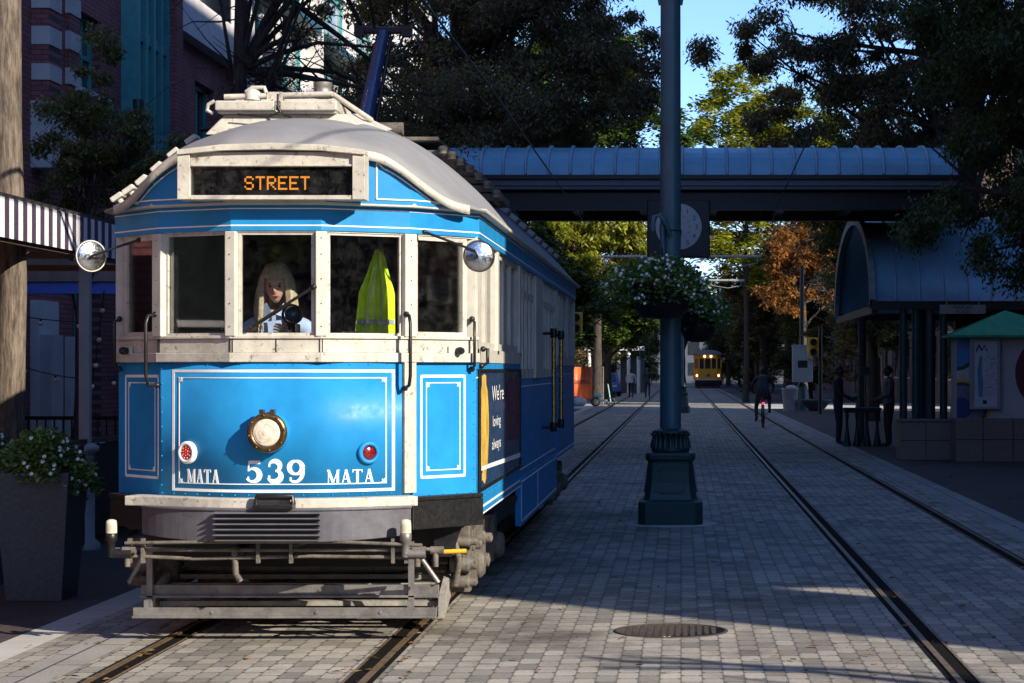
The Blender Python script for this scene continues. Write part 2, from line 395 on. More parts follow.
GL = {
 'M': [[(.12,.02,.06),(.12,.98,.06)],[(.12,.98,.16),(.5,.1,.16)],[(.5,.1,.05),(.86,.98,.05)],[(.86,.02,.15),(.86,.98,.15)],
       [(0,.02,.05),(.26,.02,.05)],[(.7,.02,.05),(1,.02,.05)],[(0,.98,.05),(.2,.98,.05)],[(.82,.98,.05),(1,.98,.05)]],
 'A': [[(.16,.02,.06),(.5,1,.06)],[(.5,1,.16),(.84,.02,.16)],[(.27,.35,.05),(.72,.35,.05)],[(.02,.02,.05),(.3,.02,.05)],[(.66,.02,.05),(1,.02,.05)]],
 'T': [[(.5,.02,.16),(.5,.98,.16)],[(.04,.97,.06),(.96,.97,.06)],[(.06,.8,.05),(.06,.98,.05)],[(.94,.8,.05),(.94,.98,.05)],[(.32,.02,.05),(.68,.02,.05)]],
 '5': [[(.2,.93,.17),(.88,.93,.17)],[(.2,.98,.07),(.16,.5,.07)],[(.16,.52,.06),(.3,.6,.07)]+arc(.42,.32,.42,.31,100,-150,14,lambda t: .1+.17*math.sin(math.pi*min(1,t*1.25))),[(.1,.17,.16),(.2,.17,.16)]],
 '3': [arc(.46,.74,.34,.25,160,-80,12,lambda t: .08+.17*math.sin(math.pi*min(1,t))),arc(.45,.28,.42,.27,80,-160,14,lambda t: .08+.2*math.sin(math.pi*min(1,t))),[(.08,.78,.15),(.2,.78,.15)],[(.06,.22,.16),(.2,.22,.16)]],
 '9': [arc(.48,.68,.4,.31,0,360,20,lambda t: .1+.14*abs(math.cos(2*math.pi*t))),arc(.42,.42,.46,.42,20,-130,12,lambda t: .22-.13*t),[(.1,.14,.15),(.22,.14,.15)]],
}
PIX = {'S':['01110','10001','10000','01110','00001','10001','01110'],'T':['11111','00100','00100','00100','00100','00100','00100'],
 'R':['11110','10001','10001','11110','10100','10010','10001'],'E':['11111','10000','10000','11110','10000','10000','11111']}
def textmesh(mb, txt, fn, x, z, size, t, align='CENTER', mi=0, sx=1.0):
    """lettering with the built-in font, mapped by fn(a,b,t)"""
    cu = bpy.data.curves.new('lettering', 'FONT'); cu.body = txt; cu.size = size; cu.align_x = align
    o = bpy.data.objects.new('lettering', cu); COL.objects.link(o)
    dg = bpy.context.evaluated_depsgraph_get(); me = o.evaluated_get(dg).to_mesh()
    mb.add([fn(x+v.co.x*sx, z+v.co.y, t) for v in me.vertices], [tuple(p.vertices) for p in me.polygons], mi)
    o.evaluated_get(dg).to_mesh_clear(); bpy.data.objects.remove(o); bpy.data.curves.remove(cu)
# ------------------------------------------------------------------ setting: ground, paving, track
TX, RX, G = -2.47, 2.26, 0.7175        # track centres, half gauge
def sheet(name, x0, x1, y0, y1, z, mat, label):
    mb = MB(); mb.add([(x0,y0,z),(x1,y0,z),(x1,y1,z),(x0,y1,z)], [(0,1,2,3)])
    return struct(mb, name, mat, label)
sheet('ground', -700, 700, -300, 1600, -.012, m_asph, 'flat ground under the city')
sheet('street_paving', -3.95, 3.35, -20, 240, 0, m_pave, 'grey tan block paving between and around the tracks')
sheet('sidewalk', -13, -4.22, -20, 91, .000, m_paved, 'dark brown brick sidewalk on the left')
sheet('sidewalk', 3.78, 14, -20, 91, .000, m_paved, 'dark brown brick sidewalk on the right')
sheet('sidewalk', -13, -4.22, 106, 240, .000, m_paved, 'far dark brick sidewalk on the left beyond the cross street')
sheet('sidewalk', 3.78, 14, 106, 240, .000, m_paved, 'far dark brick sidewalk on the right beyond the cross street')
sheet('paving_strip', -4.22, -3.95, -20, 91, .0, m_conc, 'pale concrete strip along the left side of the tracks')
sheet('paving_strip', -3.72, -3.42, -20, 91, .004, m_slab, 'pale slab strip beside the left rail')
sheet('paving_strip', 3.35, 3.78, -20, 91, .0, m_slab, 'pale slab strip along the right platform edge')
sheet('cross_street', -80, -3.95, 91, 106, .0, m_conc, 'sunlit cross street on the left')
sheet('cross_street', 3.35, 80, 91, 106, .0, m_conc, 'sunlit cross street on the right')
def railset(cx, label):
    for s in (-1, 1):
        x = cx + s*G
        mb = MB(); mb.box(x-.082, x+.082, -20, 300, -.01, .004, 0)          # dark flangeway
        mb.box(x+.03*s-.019, x+.03*s+.019, -20, 300, 0, .012, 1)
        mb.box(x-.075*s-.004, x-.075*s+.004, -20, 300, 0, .010, 1)
        tag(struct(mb, 'rail', [m_railk, m_rail], label % ('left' if s < 0 else 'right')))
railset(TX, 'worn steel %s rail of the left track'); railset(RX, 'worn steel %s rail of the right track')

# ------------------------------------------------------------------ the blue tram
VF = 12.95
tram = thing('tram', 'blue and cream vintage tram numbered 539 with STREET on its destination sign', 'tram', (TX, VF, 0))
FR = [(-1.15,.70),(-.77,.26),(-.27,0),(.27,0),(.77,.26),(1.15,.70)]
def rear(p): return (-p[0], 13.9 - p[1])
PER = FR + [(1.15,4.45),(1.15,9.45)] + [rear(p) for p in FR] + [(-1.15,9.45),(-1.15,4.45)]
# smooth bow of the lower centre panel
def vlow(u):
    a = abs(u)
    return .27 * (sst((a-.12)/.9)**1.15)*1.75 if a > .12 else 0
VK = .27 / vlow(.77)
def vl(u): return vlow(u) * VK
def Flow(off):
    def f(u, z, t):
        e = .01; du = (vl(u+e)-vl(u-e))/(2*e); n = Vector((du, -1)).normalized()
        return (u + n.x*(off+t), vl(u) + n.y*(off+t), z)
    return f
def Fseg(A, B, off):
    A = Vector(A); B = Vector(B); d = (B-A).normalized(); n = Vector((d.y, -d.x))
    def f(s, z, t):
        p = A + d*s + n*(off+t); return (p.x, p.y, z)
    return f, (B-A).length
def ribbon(mb, fn, pts, w, t0, t1, sub=10, mi=0):
    """thin raised line in the surface space of fn"""
    for (a, b) in zip(pts[:-1], pts[1:]):
        n = max(1, int(abs(a[0]-b[0])/.03)) if abs(a[0]-b[0]) > .1 else 1
        for i in range(n):
            p = (lerp(a[0],b[0],i/n), lerp(a[1],b[1],i/n)); q = (lerp(a[0],b[0],(i+1)/n), lerp(a[1],b[1],(i+1)/n))
            d = Vector((q[0]-p[0], q[1]-p[1])).normalized(); nn = Vector((-d.y, d.x))*w/2; e = d*0
            if i == 0: e = d*w/2
            a0 = (p[0]-nn.x-e.x, p[1]-nn.y-e.y); a1 = (p[0]+nn.x-e.x, p[1]+nn.y-e.y)
            e2 = d*w/2 if i == n-1 else d*0
            b1 = (q[0]+nn.x+e2.x, q[1]+nn.y+e2.y); b0 = (q[0]-nn.x+e2.x, q[1]-nn.y+e2.y)
            mb.prism([a0, b0, b1, a1], fn, t0, t1, mi)
def lining(mb, fn, x0, x1, z0, z1, g=.042, w=.017, w2=.006, orn=.021):
    ribbon(mb, fn, [(x0,z0),(x1,z0),(x1,z1),(x0,z1),(x0,z0)], w, 0, .0015)
    a0, a1, c0, c1 = x0+g, x1-g, z0+g, z1-g
    ribbon(mb, fn, [(a0,c0),(a1,c0),(a1,c1),(a0,c1),(a0,c0)], w2, 0, .0025)
    for cx, cz, sx, sz in ((a0,c0,1,1),(a1,c0,-1,1),(a0,c1,1,-1),(a1,c1,-1,-1)):
        ribbon(mb, fn, [(cx,cz),(cx+sx*orn,cz+sz*orn)], .007, .001, .0032)
        ribbon(mb, fn, [(cx+sx*orn*1.25,cz+sz*.004),(cx+sx*.006,cz+sz*orn*1.25)], .005, .001, .0036)
        ribbon(mb, fn, [(cx+sx*orn*.75,cz+sz*.0),(cx+sx*orn*.75,cz+sz*orn*.7),(cx,cz+sz*orn*.75)], .005, .001, .004)
def rivets(mb, fn, x0, x1, z0, z1, n, r=.006):
    for i in range(n):
        a = lerp(x0,x1,i/(n-1)); b = lerp(z0,z1,i/(n-1)); p = fn(a,b,0); q = fn(a,b,.006)
        mb.lathe(p, Vector(q)-Vector(p), [(r,0),(r,.003),(r*.5,.005)], 6, 0)

# floor and inner shell
mb = MB(); mb.band(PER, .80, .88, -.30, -.02, True)
mb.box(-1.13,1.13,.72,4.4,.86,.90); mb.box(-1.13,1.13,4.4,9.5,.62,.66); mb.box(-1.13,1.13,9.5,13.2,.86,.90)
mb.add([(p[0]*.97,p[1]+.02,.89) for p in FR], [tuple(range(6))])
mb.build('floor', m_int, tram)
# centre front panel
f0 = Flow(0)
LC = [(u, vl(u)) for u in lin(-.77,.77,78)]
mb = MB(); mb.band(LC, .915, 1.742, -.03, .022, sm=True)
fp = mb.build('front_panel', m_blue, tram); fp['label'] = 'bowed blue front panel with white lining'
mb = MB(); fnp = Flow(.022)
lining(mb, fnp, -.665, .675, .955, 1.688)
mb.build('lining', m_white, fp)
mb = MB(); rivets(mb, fnp, -.745, .745, .93, .93, 19); rivets(mb, fnp, -.75, -.75, .98, 1.70, 9); rivets(mb, fnp, .752, .752, .98, 1.70, 9)
rivets(mb, fnp, -.745, .745, 1.728, 1.728, 15, .004)
mb.build('rivets', m_blue, fp)
x = -.182
for ch in '539':
    mb = MB(); strokes(mb, GL[ch], fnp, x, 1.012, .098, .128, 0, .0022); x += .128; mb.build('fleet_digit', m_white, fp)
for x0, s in ((-.566, .19), (.30, .235)):
    mb = MB(); x = x0
    for ch in 'MATA':
        w = (.066 if ch == 'M' else .055)*s/.22
        strokes(mb, GL[ch], fnp, x, .995, w, .088, 0, .0022); x += w + .006
    mb.build('operator_lettering', m_white, fp)
# side front panels, doors of the cab
for s in (-1, 1):
    A, B = ((-1.15,.70),(-.775,.27)) if s < 0 else ((.775,.27),(1.15,.70))
    fs_, L = Fseg(A, B, 0)
    mb = MB(); mb.prism([(0,.885),(L,.885),(L,1.742),(0,1.742)], fs_, -.03, 0)
    pn = mb.build('corner_panel', m_blue, tram)
    fs2, L = Fseg(A, B, 0)
    mb = MB()
    x0, x1 = (.085, L-.14) if s > 0 else (.14, L-.085)
    if s > 0: lining(mb, fs2, .10, L-.10, 1.02, 1.655)
    else: lining(mb, fs2, .10, L-.03, 1.02, 1.655)
    mb.build('lining', m_white, pn)
    mb = MB(); rivets(mb, fs2, .02 if s < 0 else L-.02, .02 if s < 0 else L-.02, .92, 1.70, 12, .005)
    rivets(mb, fs2, .05, L-.05, .91, .91, 5, .005); mb.build('rivets', m_blue, pn)
# cream joint post right of the centre panel
mb = MB(); f_, L = Fseg((.735,.232),(.80,.29), .026); mb.prism([(0,.93),(L,.93),(L,1.75),(0,1.75)], f_, -.03, .004)
mb.build('joint_strip', m_creamw, tram)

# windscreen: sill band, posts, frames, panes
mb = MB(); mb.band(FR, 1.742, 1.80, -.05, .038); mb.band(FR, 1.80, 1.885, -.05, .018)
mb.band(FR, 1.885, 1.905, -.05, .032)
sill = mb.build('windscreen_sill', m_creamw, tram, bevel=.004)
mb = MB()
for i, (a, b) in enumerate(zip(FR[:-1], FR[1:])):       # joints in the sill
    f_, L = Fseg(a, b, .02)
    for s_ in (.004, L-.004, L*.5) if i == 2 else (.004, L-.004): mb.prism([(s_-.003,1.80),(s_+.003,1.80),(s_+.003,1.885),(s_-.003,1.885)], f_, -.001, .0015)
mb.build('sill_joints', m_dark, sill)
mb = MB(); mb.band(FR, 2.535, 2.56, -.05, .012); mb.build('window_head', m_creamw, tram)
for i, (u, v) in enumerate(FR):
    mb = MB()
    w = .043 if i in (1,4) else .034
    d = Vector((FR[min(i+1,5)][0]-FR[max(i-1,0)][0], FR[min(i+1,5)][1]-FR[max(i-1,0)][1])).normalized()
    n = Vector((d.y,-d.x))
    if i in (0,5): d = Vector((1,0)); n = Vector((0,-1))
    c = Vector((u,v)) + n*.0
    ang = math.atan2(d.y, d.x)
    if i in (0,5): mb.box(u-(.0 if i==0 else .085), u+(.085 if i==0 else .0), v-.035, v+.08, 1.90, 2.54); mb.box(u-(.004 if i==0 else -.0), u+(-.0 if i==0 else .004), v-.01, v+.3, 1.742, 2.54)
    else: mb.obox((c.x, c.y, 2.22), w*2, .075, .64, ang)
    po = mb.build('window_post', m_cream, tram, bevel=.005)
    if 0 < i < 5:
        mb = MB(); 
        for z in (1.96,2.1,2.25,2.4,2.50): p = c + n*.04; mb.lathe((p.x,p.y,z),(n.x,n.y,0),[(.004,0),(.003,.003)],6)
        mb.build('screws', m_dark, po)
for i, (a, b) in enumerate(zip(FR[:-1], FR[1:])):
    f_, L = Fseg(a, b, 0)
    e0, e1 = (.036, .036)
    if i == 0: e0, e1 = .085, .04
    if i == 4: e0, e1 = .04, .085
    zb, zt = 1.905, 2.54
    fw = .022 if i in (1,2,3) else .036
    mb = MB()
    for q in ([(e0,zb),(e0+fw,zb),(e0+fw,zt),(e0,zt)], [(L-e1-fw,zb),(L-e1,zb),(L-e1,zt),(L-e1-fw,zt)],
              [(e0+fw,zb),(L-e1-fw,zb),(L-e1-fw,zb+.016+(.012 if i in(0,4) else 0)),(e0+fw,zb+.016+(.012 if i in(0,4) else 0))], [(e0+fw,zt-fw*.9),(L-e1-fw,zt-fw*.9),(L-e1-fw,zt),(e0+fw,zt)]):
        mb.prism(q, f_, -.03, .004)
    wf = mb.build('windscreen', m_creamw, tram)
    mb = MB(); mb.prism([(e0+fw-.004,zb+.016),(L-e1-fw+.004,zb+.016),(L-e1-fw+.004,zt-fw*.9+.004),(e0+fw-.004,zt-fw*.9+.004)], f_, -.018, -.012)
    mb.build('pane', m_glass, wf)
    if i in (2,):                                        # wiper
        mb = MB(); p0 = f_(L-.035, 2.20, .045); p1 = f_(.13, 1.965, .03)
        mb.tube([p0, p1], [.011,.006], 6); mb.ball(p0, .019); pm = f_(.30,2.045,.022); 
        mb.tube([f_(.36,2.10,.02), f_(.09,1.93,.02)], .007, 6)
        mb.build('wiper', m_blk, wf)
# cornice band
mb = MB(); mb.band(PER, 2.545, 2.70, -.03, .022, True); cn = mb.build('cornice', m_blue, tram); cn['label'] = 'blue cornice band under the roof edge'
mb = MB(); mb.band(PER, 2.572, 2.580, .02, .0245, True); mb.band(PER, 2.676, 2.682, .02, .0245, True); mb.build('lining', m_white, cn)
mb = MB(); mb.band(PER, 2.70, 2.728, -.08, .075, True); mb.build('gutter', m_cream, tram, bevel=.008)

# roof
HW = 1.225
def edge_v(u):
    a = abs(u)
    if a <= .3: return -.10
    if a <= .82: return lerp(-.10, .17, (a-.3)/.52)
    return lerp(.17, .62, (a-.82)/.40)
def hood_z(u):
    a = abs(u)
    if a < .57: return 3.055 - .03*(a/.57)**2
    if a < 1.10: 
        t = (a-.57)/.53; return lerp(3.025, 2.735, sst(t)*.85 + t*.15)
    return 2.735 - (a-1.10)*.15
def arc_z(t): return 2.712 + .75*(1-abs(t)**2.15)
NC = 48; rows = []
S = lin(0,1,15)
def rp(t, s):
    u = HW*t; v0 = edge_v(u); z0 = hood_z(u)
    v = v0 + s*(2.5 - v0); f = math.sin(math.pi/2*min(1,s))**.62
    return (u, v, z0 + (arc_z(t)-z0)*f)
T = [math.copysign(abs(x)**.85, x) for x in lin(-1,1,NC+1)]
for s in S: rows.append([rp(t, s) for t in T])
for v in (5.0, 8.9): rows.append([(HW*t, v, arc_z(t)) for t in T])
for s in reversed(S): rows.append([(p[0], 13.9-p[1], p[2]) for p in [rp(t, s) for t in T]])
mb = MB(); n = NC+1
mb.add([p for r_ in rows for p in r_], [(i*n+j, i*n+j+1, (i+1)*n+j+1, (i+1)*n+j) for i in range(len(rows)-1) for j in range(NC)], 0, True)
roof = mb.build('roof', m_roof, tram, recalc=False)
sd = roof.modifiers.new('thick','SOLIDIFY'); sd.thickness = .02; sd.offset = -1
# cream S-shaped moulding on the hood edge
mb = MB(); vs = []; U = lin(-1.13, 1.13, 60)
for u in U:
    v = edge_v(u) - .012; z = hood_z(u) - .005
    for dz in (-.045, 0.012):
        for dv in (-.012, .03): vs.append((u, v+dv, z+dz))
fs = []
for i in range(59):
    a = i*4; b = a+4
    fs += [(a,a+2,b+2,b),(a+2,a+3,b+3,b+2),(a+3,a+1,b+1,b+3),(a+1,a,b,b+1)]
fs += [(0,1,3,2),(59*4,59*4+2,59*4+3,59*4+1)]
mb.add(vs, fs, 0, True); mb.build('hood_moulding', m_creamw, roof)
# facade under the hood: blue spandrels and sign box
mb = MB(); vs = []; U = lin(-1.10, 1.10, 60)
for u in U: vs += [(u, edge_v(u)+.03, 2.715), (u, edge_v(u)+.03, hood_z(u)-.02)]
mb.add(vs, [(2*i,2*i+2,2*i+3,2*i+1) for i in range(59)], 0, False); spn = mb.build('spandrel', m_blue, tram)
mb = MB()
for s in (-1, 1):
    pts = [(s*.60, 2.745)] + [(s*.60, 2.975)] + [(s*u, hood_z(u)-.075) for u in lin(.64,.93,9)] + [(s*.99, 2.745), (s*.60, 2.745)]
    def fsp(u, z, t): return (u, edge_v(u)+.03-t-.004, z)
    ribbon(mb, fsp, pts, .008, 0, .004, 3)
mb.build('lining', m_white, spn)
mb = MB(); fv = -.16
def fb(u, z, t): return (u, fv - t, z)
xo, xi, zo, zi, zt_ = .565, .49, 2.722, 2.748, 2.925
for u0,u1,z0,z1,t0,t1 in ((-xo,-xi,zo,3.0,-.15,.02),(xi,xo,zo,3.0,-.15,.02),(-xi,xi,zo,zi,-.15,.01),(-xi,xi,zt_,3.01,-.15,-.004)):
    mb.prism([(u0,z0),(u1,z0),(u1,z1),(u0,z1)], fb, t0, t1)
mb.prism([(-xo,2.99),(-.3,3.015),(0,3.022),(.3,3.015),(xo,2.99),(xo,3.02),(.3,3.052),(0,3.062),(-.3,3.052),(-xo,3.02)], fb, -.12, .035)
mb.prism([(-xi,2.922),(xi,2.922),(xi,2.934),(-xi,2.934)], fb, -.05, .012)
sg = mb.build('destination_sign', m_creamw, tram, bevel=.003); sg['label'] = 'cream framed sign box reading STREET in orange'
mb = MB(); mb.prism([(-xi,zi),(xi,zi),(xi,zt_),(-xi,zt_)], fb, -.12, -.09); mb.build('sign_back', m_dark, sg)
mb = MB(); mb.prism([(-xi+.16,zi+.02),(xi-.16,zi+.02),(xi-.16,zt_-.02),(-xi+.16,zt_-.02)], fb, -.088, -.06); mb.build('display', m_blk, sg)
mb = MB(); c = .396/35; x = -.176
for ch in 'STREET':
    for r_, row in enumerate(PIX[ch]):
        for k, b in enumerate(row):
            if b == '1':
                a0 = x+k*c; z1 = 2.868-r_*.0118
                mb.prism([(a0+.0008,z1-.0108),(a0+c-.0006,z1-.0108),(a0+c-.0006,z1),(a0+.0008,z1)], fb, -.06, -.056)
    x += 6*c
mb.build('sign_lettering', m_led, sg)
mb = MB(); mb.prism([(-xi,zi),(xi,zi),(xi,zt_),(-xi,zt_)], fb, -.022, -.018); mb.build('sign_pane', m_glassd, sg)

# headlamp
hl = thing('headlamp', None, None); hl.parent = tram; hl.location = (-.035, -.02, 1.315)
mb = MB(); mb.lathe((0,0,0),(0,-1,0),[(.125,-.01),(.125,.06),(.112,.075),(.112,.085)],32); mb.build('housing', m_blue, hl)
mb = MB(); mb.lathe((0,-.085,0),(0,-1,0),[(.118,0),(.122,.012),(.118,.03),(.085,.04),(.085,.02)],32,cap=False)
for a in range(0,360,45):
    q = Vector((math.cos(rad(a+10))*.108, -.123, math.sin(rad(a+10))*.108)); mb.ball(q, .008, n=6)
mb.box(-.045,-.02,-.12,-.06,.105,.14); mb.box(.02,.045,-.12,-.06,.105,.14)
mb.build('bezel', m_bronze, hl)
mb = MB(); mb.lathe((0,-.10,0),(0,-1,0),[(.086,0),(.086,.02),(.072,.035),(.066,.030),(.056,.045),(.050,.040),(.038,.052),(.030,.048),(.018,.056),(0.001,.057)],32); mb.build('lens', m_lens, hl)
for u, rm, lm in ((-.555, m_white, m_red), (.53, m_blue, m_redd)):
    t_ = thing('marker_lamp', 'red marker lamp in a white ring' if u < 0 else 'dark red marker lamp in a blue ring', None)
    t_.parent = tram; p = fnp(u, 1.185, 0); q = fnp(u, 1.185, 1); t_.location = p
    d = (Vector(q)-Vector(p)).normalized()
    mb = MB(); mb.lathe((0,0,0), d, [(.070,0),(.070,.022),(.062,.03),(.046,.03),(.046,.012)], 28, cap=False); mb.build('ring', rm, t_)
    mb = MB(); mb.lathe((0,0,0), d, [(.047,0),(.047,.018),(.03,.026),(.001,.029)], 24)
    mb.build('lens', lm, t_)
    if u < 0:
        mb = MB(); a = Vector((0,0,1)); b = d.cross(a)
        for (r_, k) in ((0,1),(.018,6),(.034,9)):
            for j in range(k): mb.ball(d*.026 + (a*math.cos(6.283*j/k)+b*math.sin(6.283*j/k))*r_, .0045, n=6)
        mb.build('bulbs', M('pink_bulbs',(.85,.35,.3),.2), t_)

# front step, bumper, side sills
BC = [(u, vl(u)*.9-.02) for u in lin(-.95,.80,25)]
mb = MB(); mb.band(BC, .855, .915, -.06, .11); mb.build('front_step', m_creamw, tram, bevel=.006)
mb = MB(); f_, L = Fseg((.76,.25),(1.15,.70),.0); mb.prism([(0,.70),(L+.01,.70),(L+.01,.875),(0,.875)], f_, -.06, .06)
mb.prism([(0,.877),(L,.877),(L,.905),(0,.905)], f_, -.05, .07)
f_, L = Fseg((-1.15,.70),(-.85,.35),.0); mb.prism([(0,.70),(L,.70),(L,.875),(0,.875)], f_, -.06, .06); mb.prism([(0,.877),(L,.877),(L,.905),(0,.905)], f_, -.05, .07)
mb.builds('corner_sill', m_blk, tram, bevel=.006)
mb = MB(); BB = [(u, -.17 + .30*(abs(u)/.84)**2.6) for u in lin(-.84,.80,31)]
mb.band(BB, lambda i: .655+.03*abs(lin(-1,1,31)[i])**3, .853, -.07, .02, sm=False); mb.band(BB, .845, .86, -.1, .03)
bp = mb.build('bumper', m_bump, tram, bevel=.004)
mb = MB()
for z in (.672,.705,.738,.771,.804):
    mb.add([(-.34,-.19,z+.012),(.30,-.19,z+.012),(.30,-.235,z+.028),(-.34,-.235,z+.028),(-.34,-.19,z+.030),(.30,-.19,z+.030),(.30,-.232,z+.034),(-.34,-.232,z+.034)],
      [(0,3,2,1),(4,5,6,7),(0,1,5,4),(1,2,6,5),(2,3,7,6),(3,0,4,7)])
mb.box(-.335,.295,-.20,-.186,.665,.842)
mb.build('anticlimber', m_bump, bp)
mb = MB()
for z in (.68,.713,.746,.779,.812): mb.box(-.33,.29,-.2035,-.2005,z-.006,z+.007)
mb.build('gap_shade', m_dark, bp)  # dark strips stand in for the shade between the slats
mb = MB(); mb.box(-.10,.14,-.24,-.10,.86,.885); mb.tube([(-.09,-.17,.885),(-.09,-.17,.93),(.13,-.17,.93),(.13,-.17,.885)], .02, 8); mb.build('towing_bracket', m_blk, tram, bevel=.004)

# pipework, pilot lamps, gate and tray
mb = MB(); mb.tube([(-.98,-.02,.60),(-.5,-.06,.60),(.6,-.06,.60),(1.02,0,.60)], .012, 8); mb.tube([(-.9,-.1,.645),(-.3,-.13,.655),(.4,-.13,.655),(.9,-.08,.63)], .011, 8)
mb.tube([(-.95,-.05,.565),(-.5,-.04,.545),(.2,-.04,.56),(.9,-.02,.55)], .012, 8)
for u in (-.88,-.8,.1,.72,.8,-.1): mb.box(u-.010,u+.010,-.08,-.04,.52,.67)
for u in (-.92,.84,.95): mb.tube([(u,-.08,.60),(u+.08,-.08,.60)], .024, 10); mb.tube([(u+.03,-.08,.60),(u+.03,-.08,.50)], .018, 8)
mb.tube([(.05,-.05,.60),(.22,-.02,.66),(.3,.1,.70)], .014, 8); mb.tube([(-.25,-.05,.62),(-.25,0,.45),(-.22,0,.40)], .02, 8)
mb.build('air_pipes', m_iron, tram)
for u in (-.985, .80):
    l_ = thing('pilot_lamp', None, None); l_.parent = tram; l_.location = (u, -.09, .60)
    mb = MB(); mb.lathe((0,0,.0),(0,0,1),[(.024,-.04),(.024,.05),(.036,.06),(.036,.10),(.03,.105)],14); mb.tube([(0,0,-.02),(.12,0,-.02)],.028,8); mb.build('holder', m_blk if u<0 else m_steel, l_)
    mb = MB(); mb.lathe((0,0,.105),(0,0,1),[(.034,0),(.034,.05),(.031,.075),(.015,.083),(.001,.084)],14); mb.build('lens', m_lensc, l_)
mb = MB(); mb.tube([(1.02,-.02,.585),(1.16,-.02,.59)], .014, 8); mb.build('release_handle', m_yelp, tram)
gate = thing('lifeguard_gate', 'grey plank gate hung below the bumper', None); gate.parent = tram
for z0, z1, v, a in ((.27,.345,.36,-.92),(.155,.215,.24,-.94)):
    mb = MB(); mb.box(a, .95, v, v+.03, z0, z1); mb.box(a-.0, .95, v-.03, v+.03, z0-.004, z0+.012)
    for u in (-.45,.2,.6): mb.lathe((u,v,(z0+z1)/2),(0,-1,0),[(.012,0),(.008,.008)],8)
    mb.build('plank', m_steel, gate, bevel=.003)
for u in (-.86,.78):
    mb = MB(); mb.box(u-.018,u+.018,.33,.345,.17,.62); s = 1 if u > 0 else -1
    mb.tube([(u,.34,.60),(u+(.17 if u>0 else -.13),.34,.36)], .016, 6); mb.box(u-.015,u+.015,.25,.34,.20,.26)
    mb.build('hanger', m_steel, gate)
tray = thing('lifeguard_tray', 'slatted metal tray ahead of the wheels', None); tray.parent = tram
for k in range(8):
    v = .75 + k*.13; z = .17 + k*.045; mb = MB(); mb.box(-.90,.92,v,v+.085,z,z+.03); mb.build('slat', m_plank, tray)
for u in (-.93,.93):
    mb = MB(); mb.hexa([(u-.02,.68,.10),(u+.02,.68,.10),(u+.02,1.85,.42),(u-.02,1.85,.42)],[(u-.02,.68,.24),(u+.02,.68,.24),(u+.02,1.85,.60),(u-.02,1.85,.60)]); mb.build('side_plate', m_plank, tray)
# wheels and trucks
COLr = []
def truck(v0, flip=1):
    t_ = thing('truck', None, None); t_.parent = tram; t_.location = (0, v0, 0)
    for dv in (-.8,.8):
        a_ = thing('wheel_pair', None, None)
        a_.parent = t_; a_.location = (0, dv, .36)
        a = MB(); a.tube([(-.8,0,0),(.8,0,0)], .06, 12)
        for s in (-1,1): a.lathe((s*.66,0,0),(s,0,0),[(.38,-.02),(.38,.01),(.355,.02),(.35,.12),(.30,.12),(.28,.07),(.10,.07),(.10,.13)],32)
        a.build('axle_and_wheels', m_iron, a_)
        COLr.append(a_)
    for s in (-1,1):
        b = MB(); u = s*.97
        b.box(u-.03,u+.03,-1.25,1.25,.46,.58); b.box(u-.05,u+.05,-.35,.35,.28,.46)
        for dv in (-.8,.8):
            b.box(u-.05,u+.08,dv-.14,dv+.14,.24,.60); b.lathe((u+s*.06,dv,.36),(s,0,0),[(.10,0),(.10,.06),(.07,.09)],14)
            for e in (-.22,.22): b.lathe((u,dv+e,.42),(0,0,1),[(.065,0),(.05,.03),(.065,.06),(.05,.09),(.065,.12),(.05,.15),(.065,.18)],12)
        b.box(u-.02,u+.1,-1.35,-1.20,.22,.66); b.tube([(u+.04,-1.3,.30),(u+.14*s,-1.3,.32)], .05, 10)
        b.box(u-.06,u+.06,-1.05,-.95,.22,.66); b.tube([(u,-1.32,.25),(u,1.2,.25)], .025, 8)
        for (dv, z, r_) in ((-1.42,.42,.06),(-1.40,.56,.035),(-1.45,.30,.04),(-1.08,.52,.05),(-.5,.36,.07),(-.3,.5,.05)):
            b.lathe((u-.02,dv,z),(s,0,0),[(r_,0),(r_,.12),(r_*.7,.13),(r_*.7,.17),(.01,.18)],14)
        b.tube([(u,-1.5,.62),(u+.05*s,-1.52,.45),(u+.02*s,-1.5,.28)],.022,8); b.tube([(u-.2*s,-1.5,.5),(u+.1*s,-1.5,.5)],.018,8)
        b.build('side_frame', m_iron, t_, bevel=.006)
    b = MB(); b.box(-.9,.9,-.15,.15,.40,.60); b.box(-.6,.6,-.6,.6,.25,.5); b.build('bolster', m_dark, t_)

truck(2.45); truck(11.45)
for a_ in COLr: # collapse the helper empties: wheels hang directly under the truck
    ch = a_.children[0]; p = a_.parent; ch.parent = p; ch.location = a_.location; bpy.data.objects.remove(a_)
mb = MB(); mb.box(-1.0,1.0,.75,.9,.5,.86); mb.box(-.8,.8,1.0,1.05,.40,.86); mb.box(-.75,.75,4.2,9.7,.25,.62); mb.box(-1.12,-1.0,.8,13,.66,.86); mb.box(1.0,1.12,.8,4.2,.75,.86)
mb.tube([(-.6,.5,.72),(.6,.5,.72)], .05, 10); mb.tube([(-.3,.3,.55),(-.3,.9,.6)], .04, 8)
mb.build('underframe', m_blk, tram)
mb = MB(); mb.hexa([(.90,.60,.50),(1.0,.60,.50),(1.0,.66,.50),(.90,.66,.50)],[(.86,.62,.86),(1.12,.62,.86),(1.12,.70,.86),(.86,.70,.86)]); mb.build('corner_bracket', m_blk, tram)

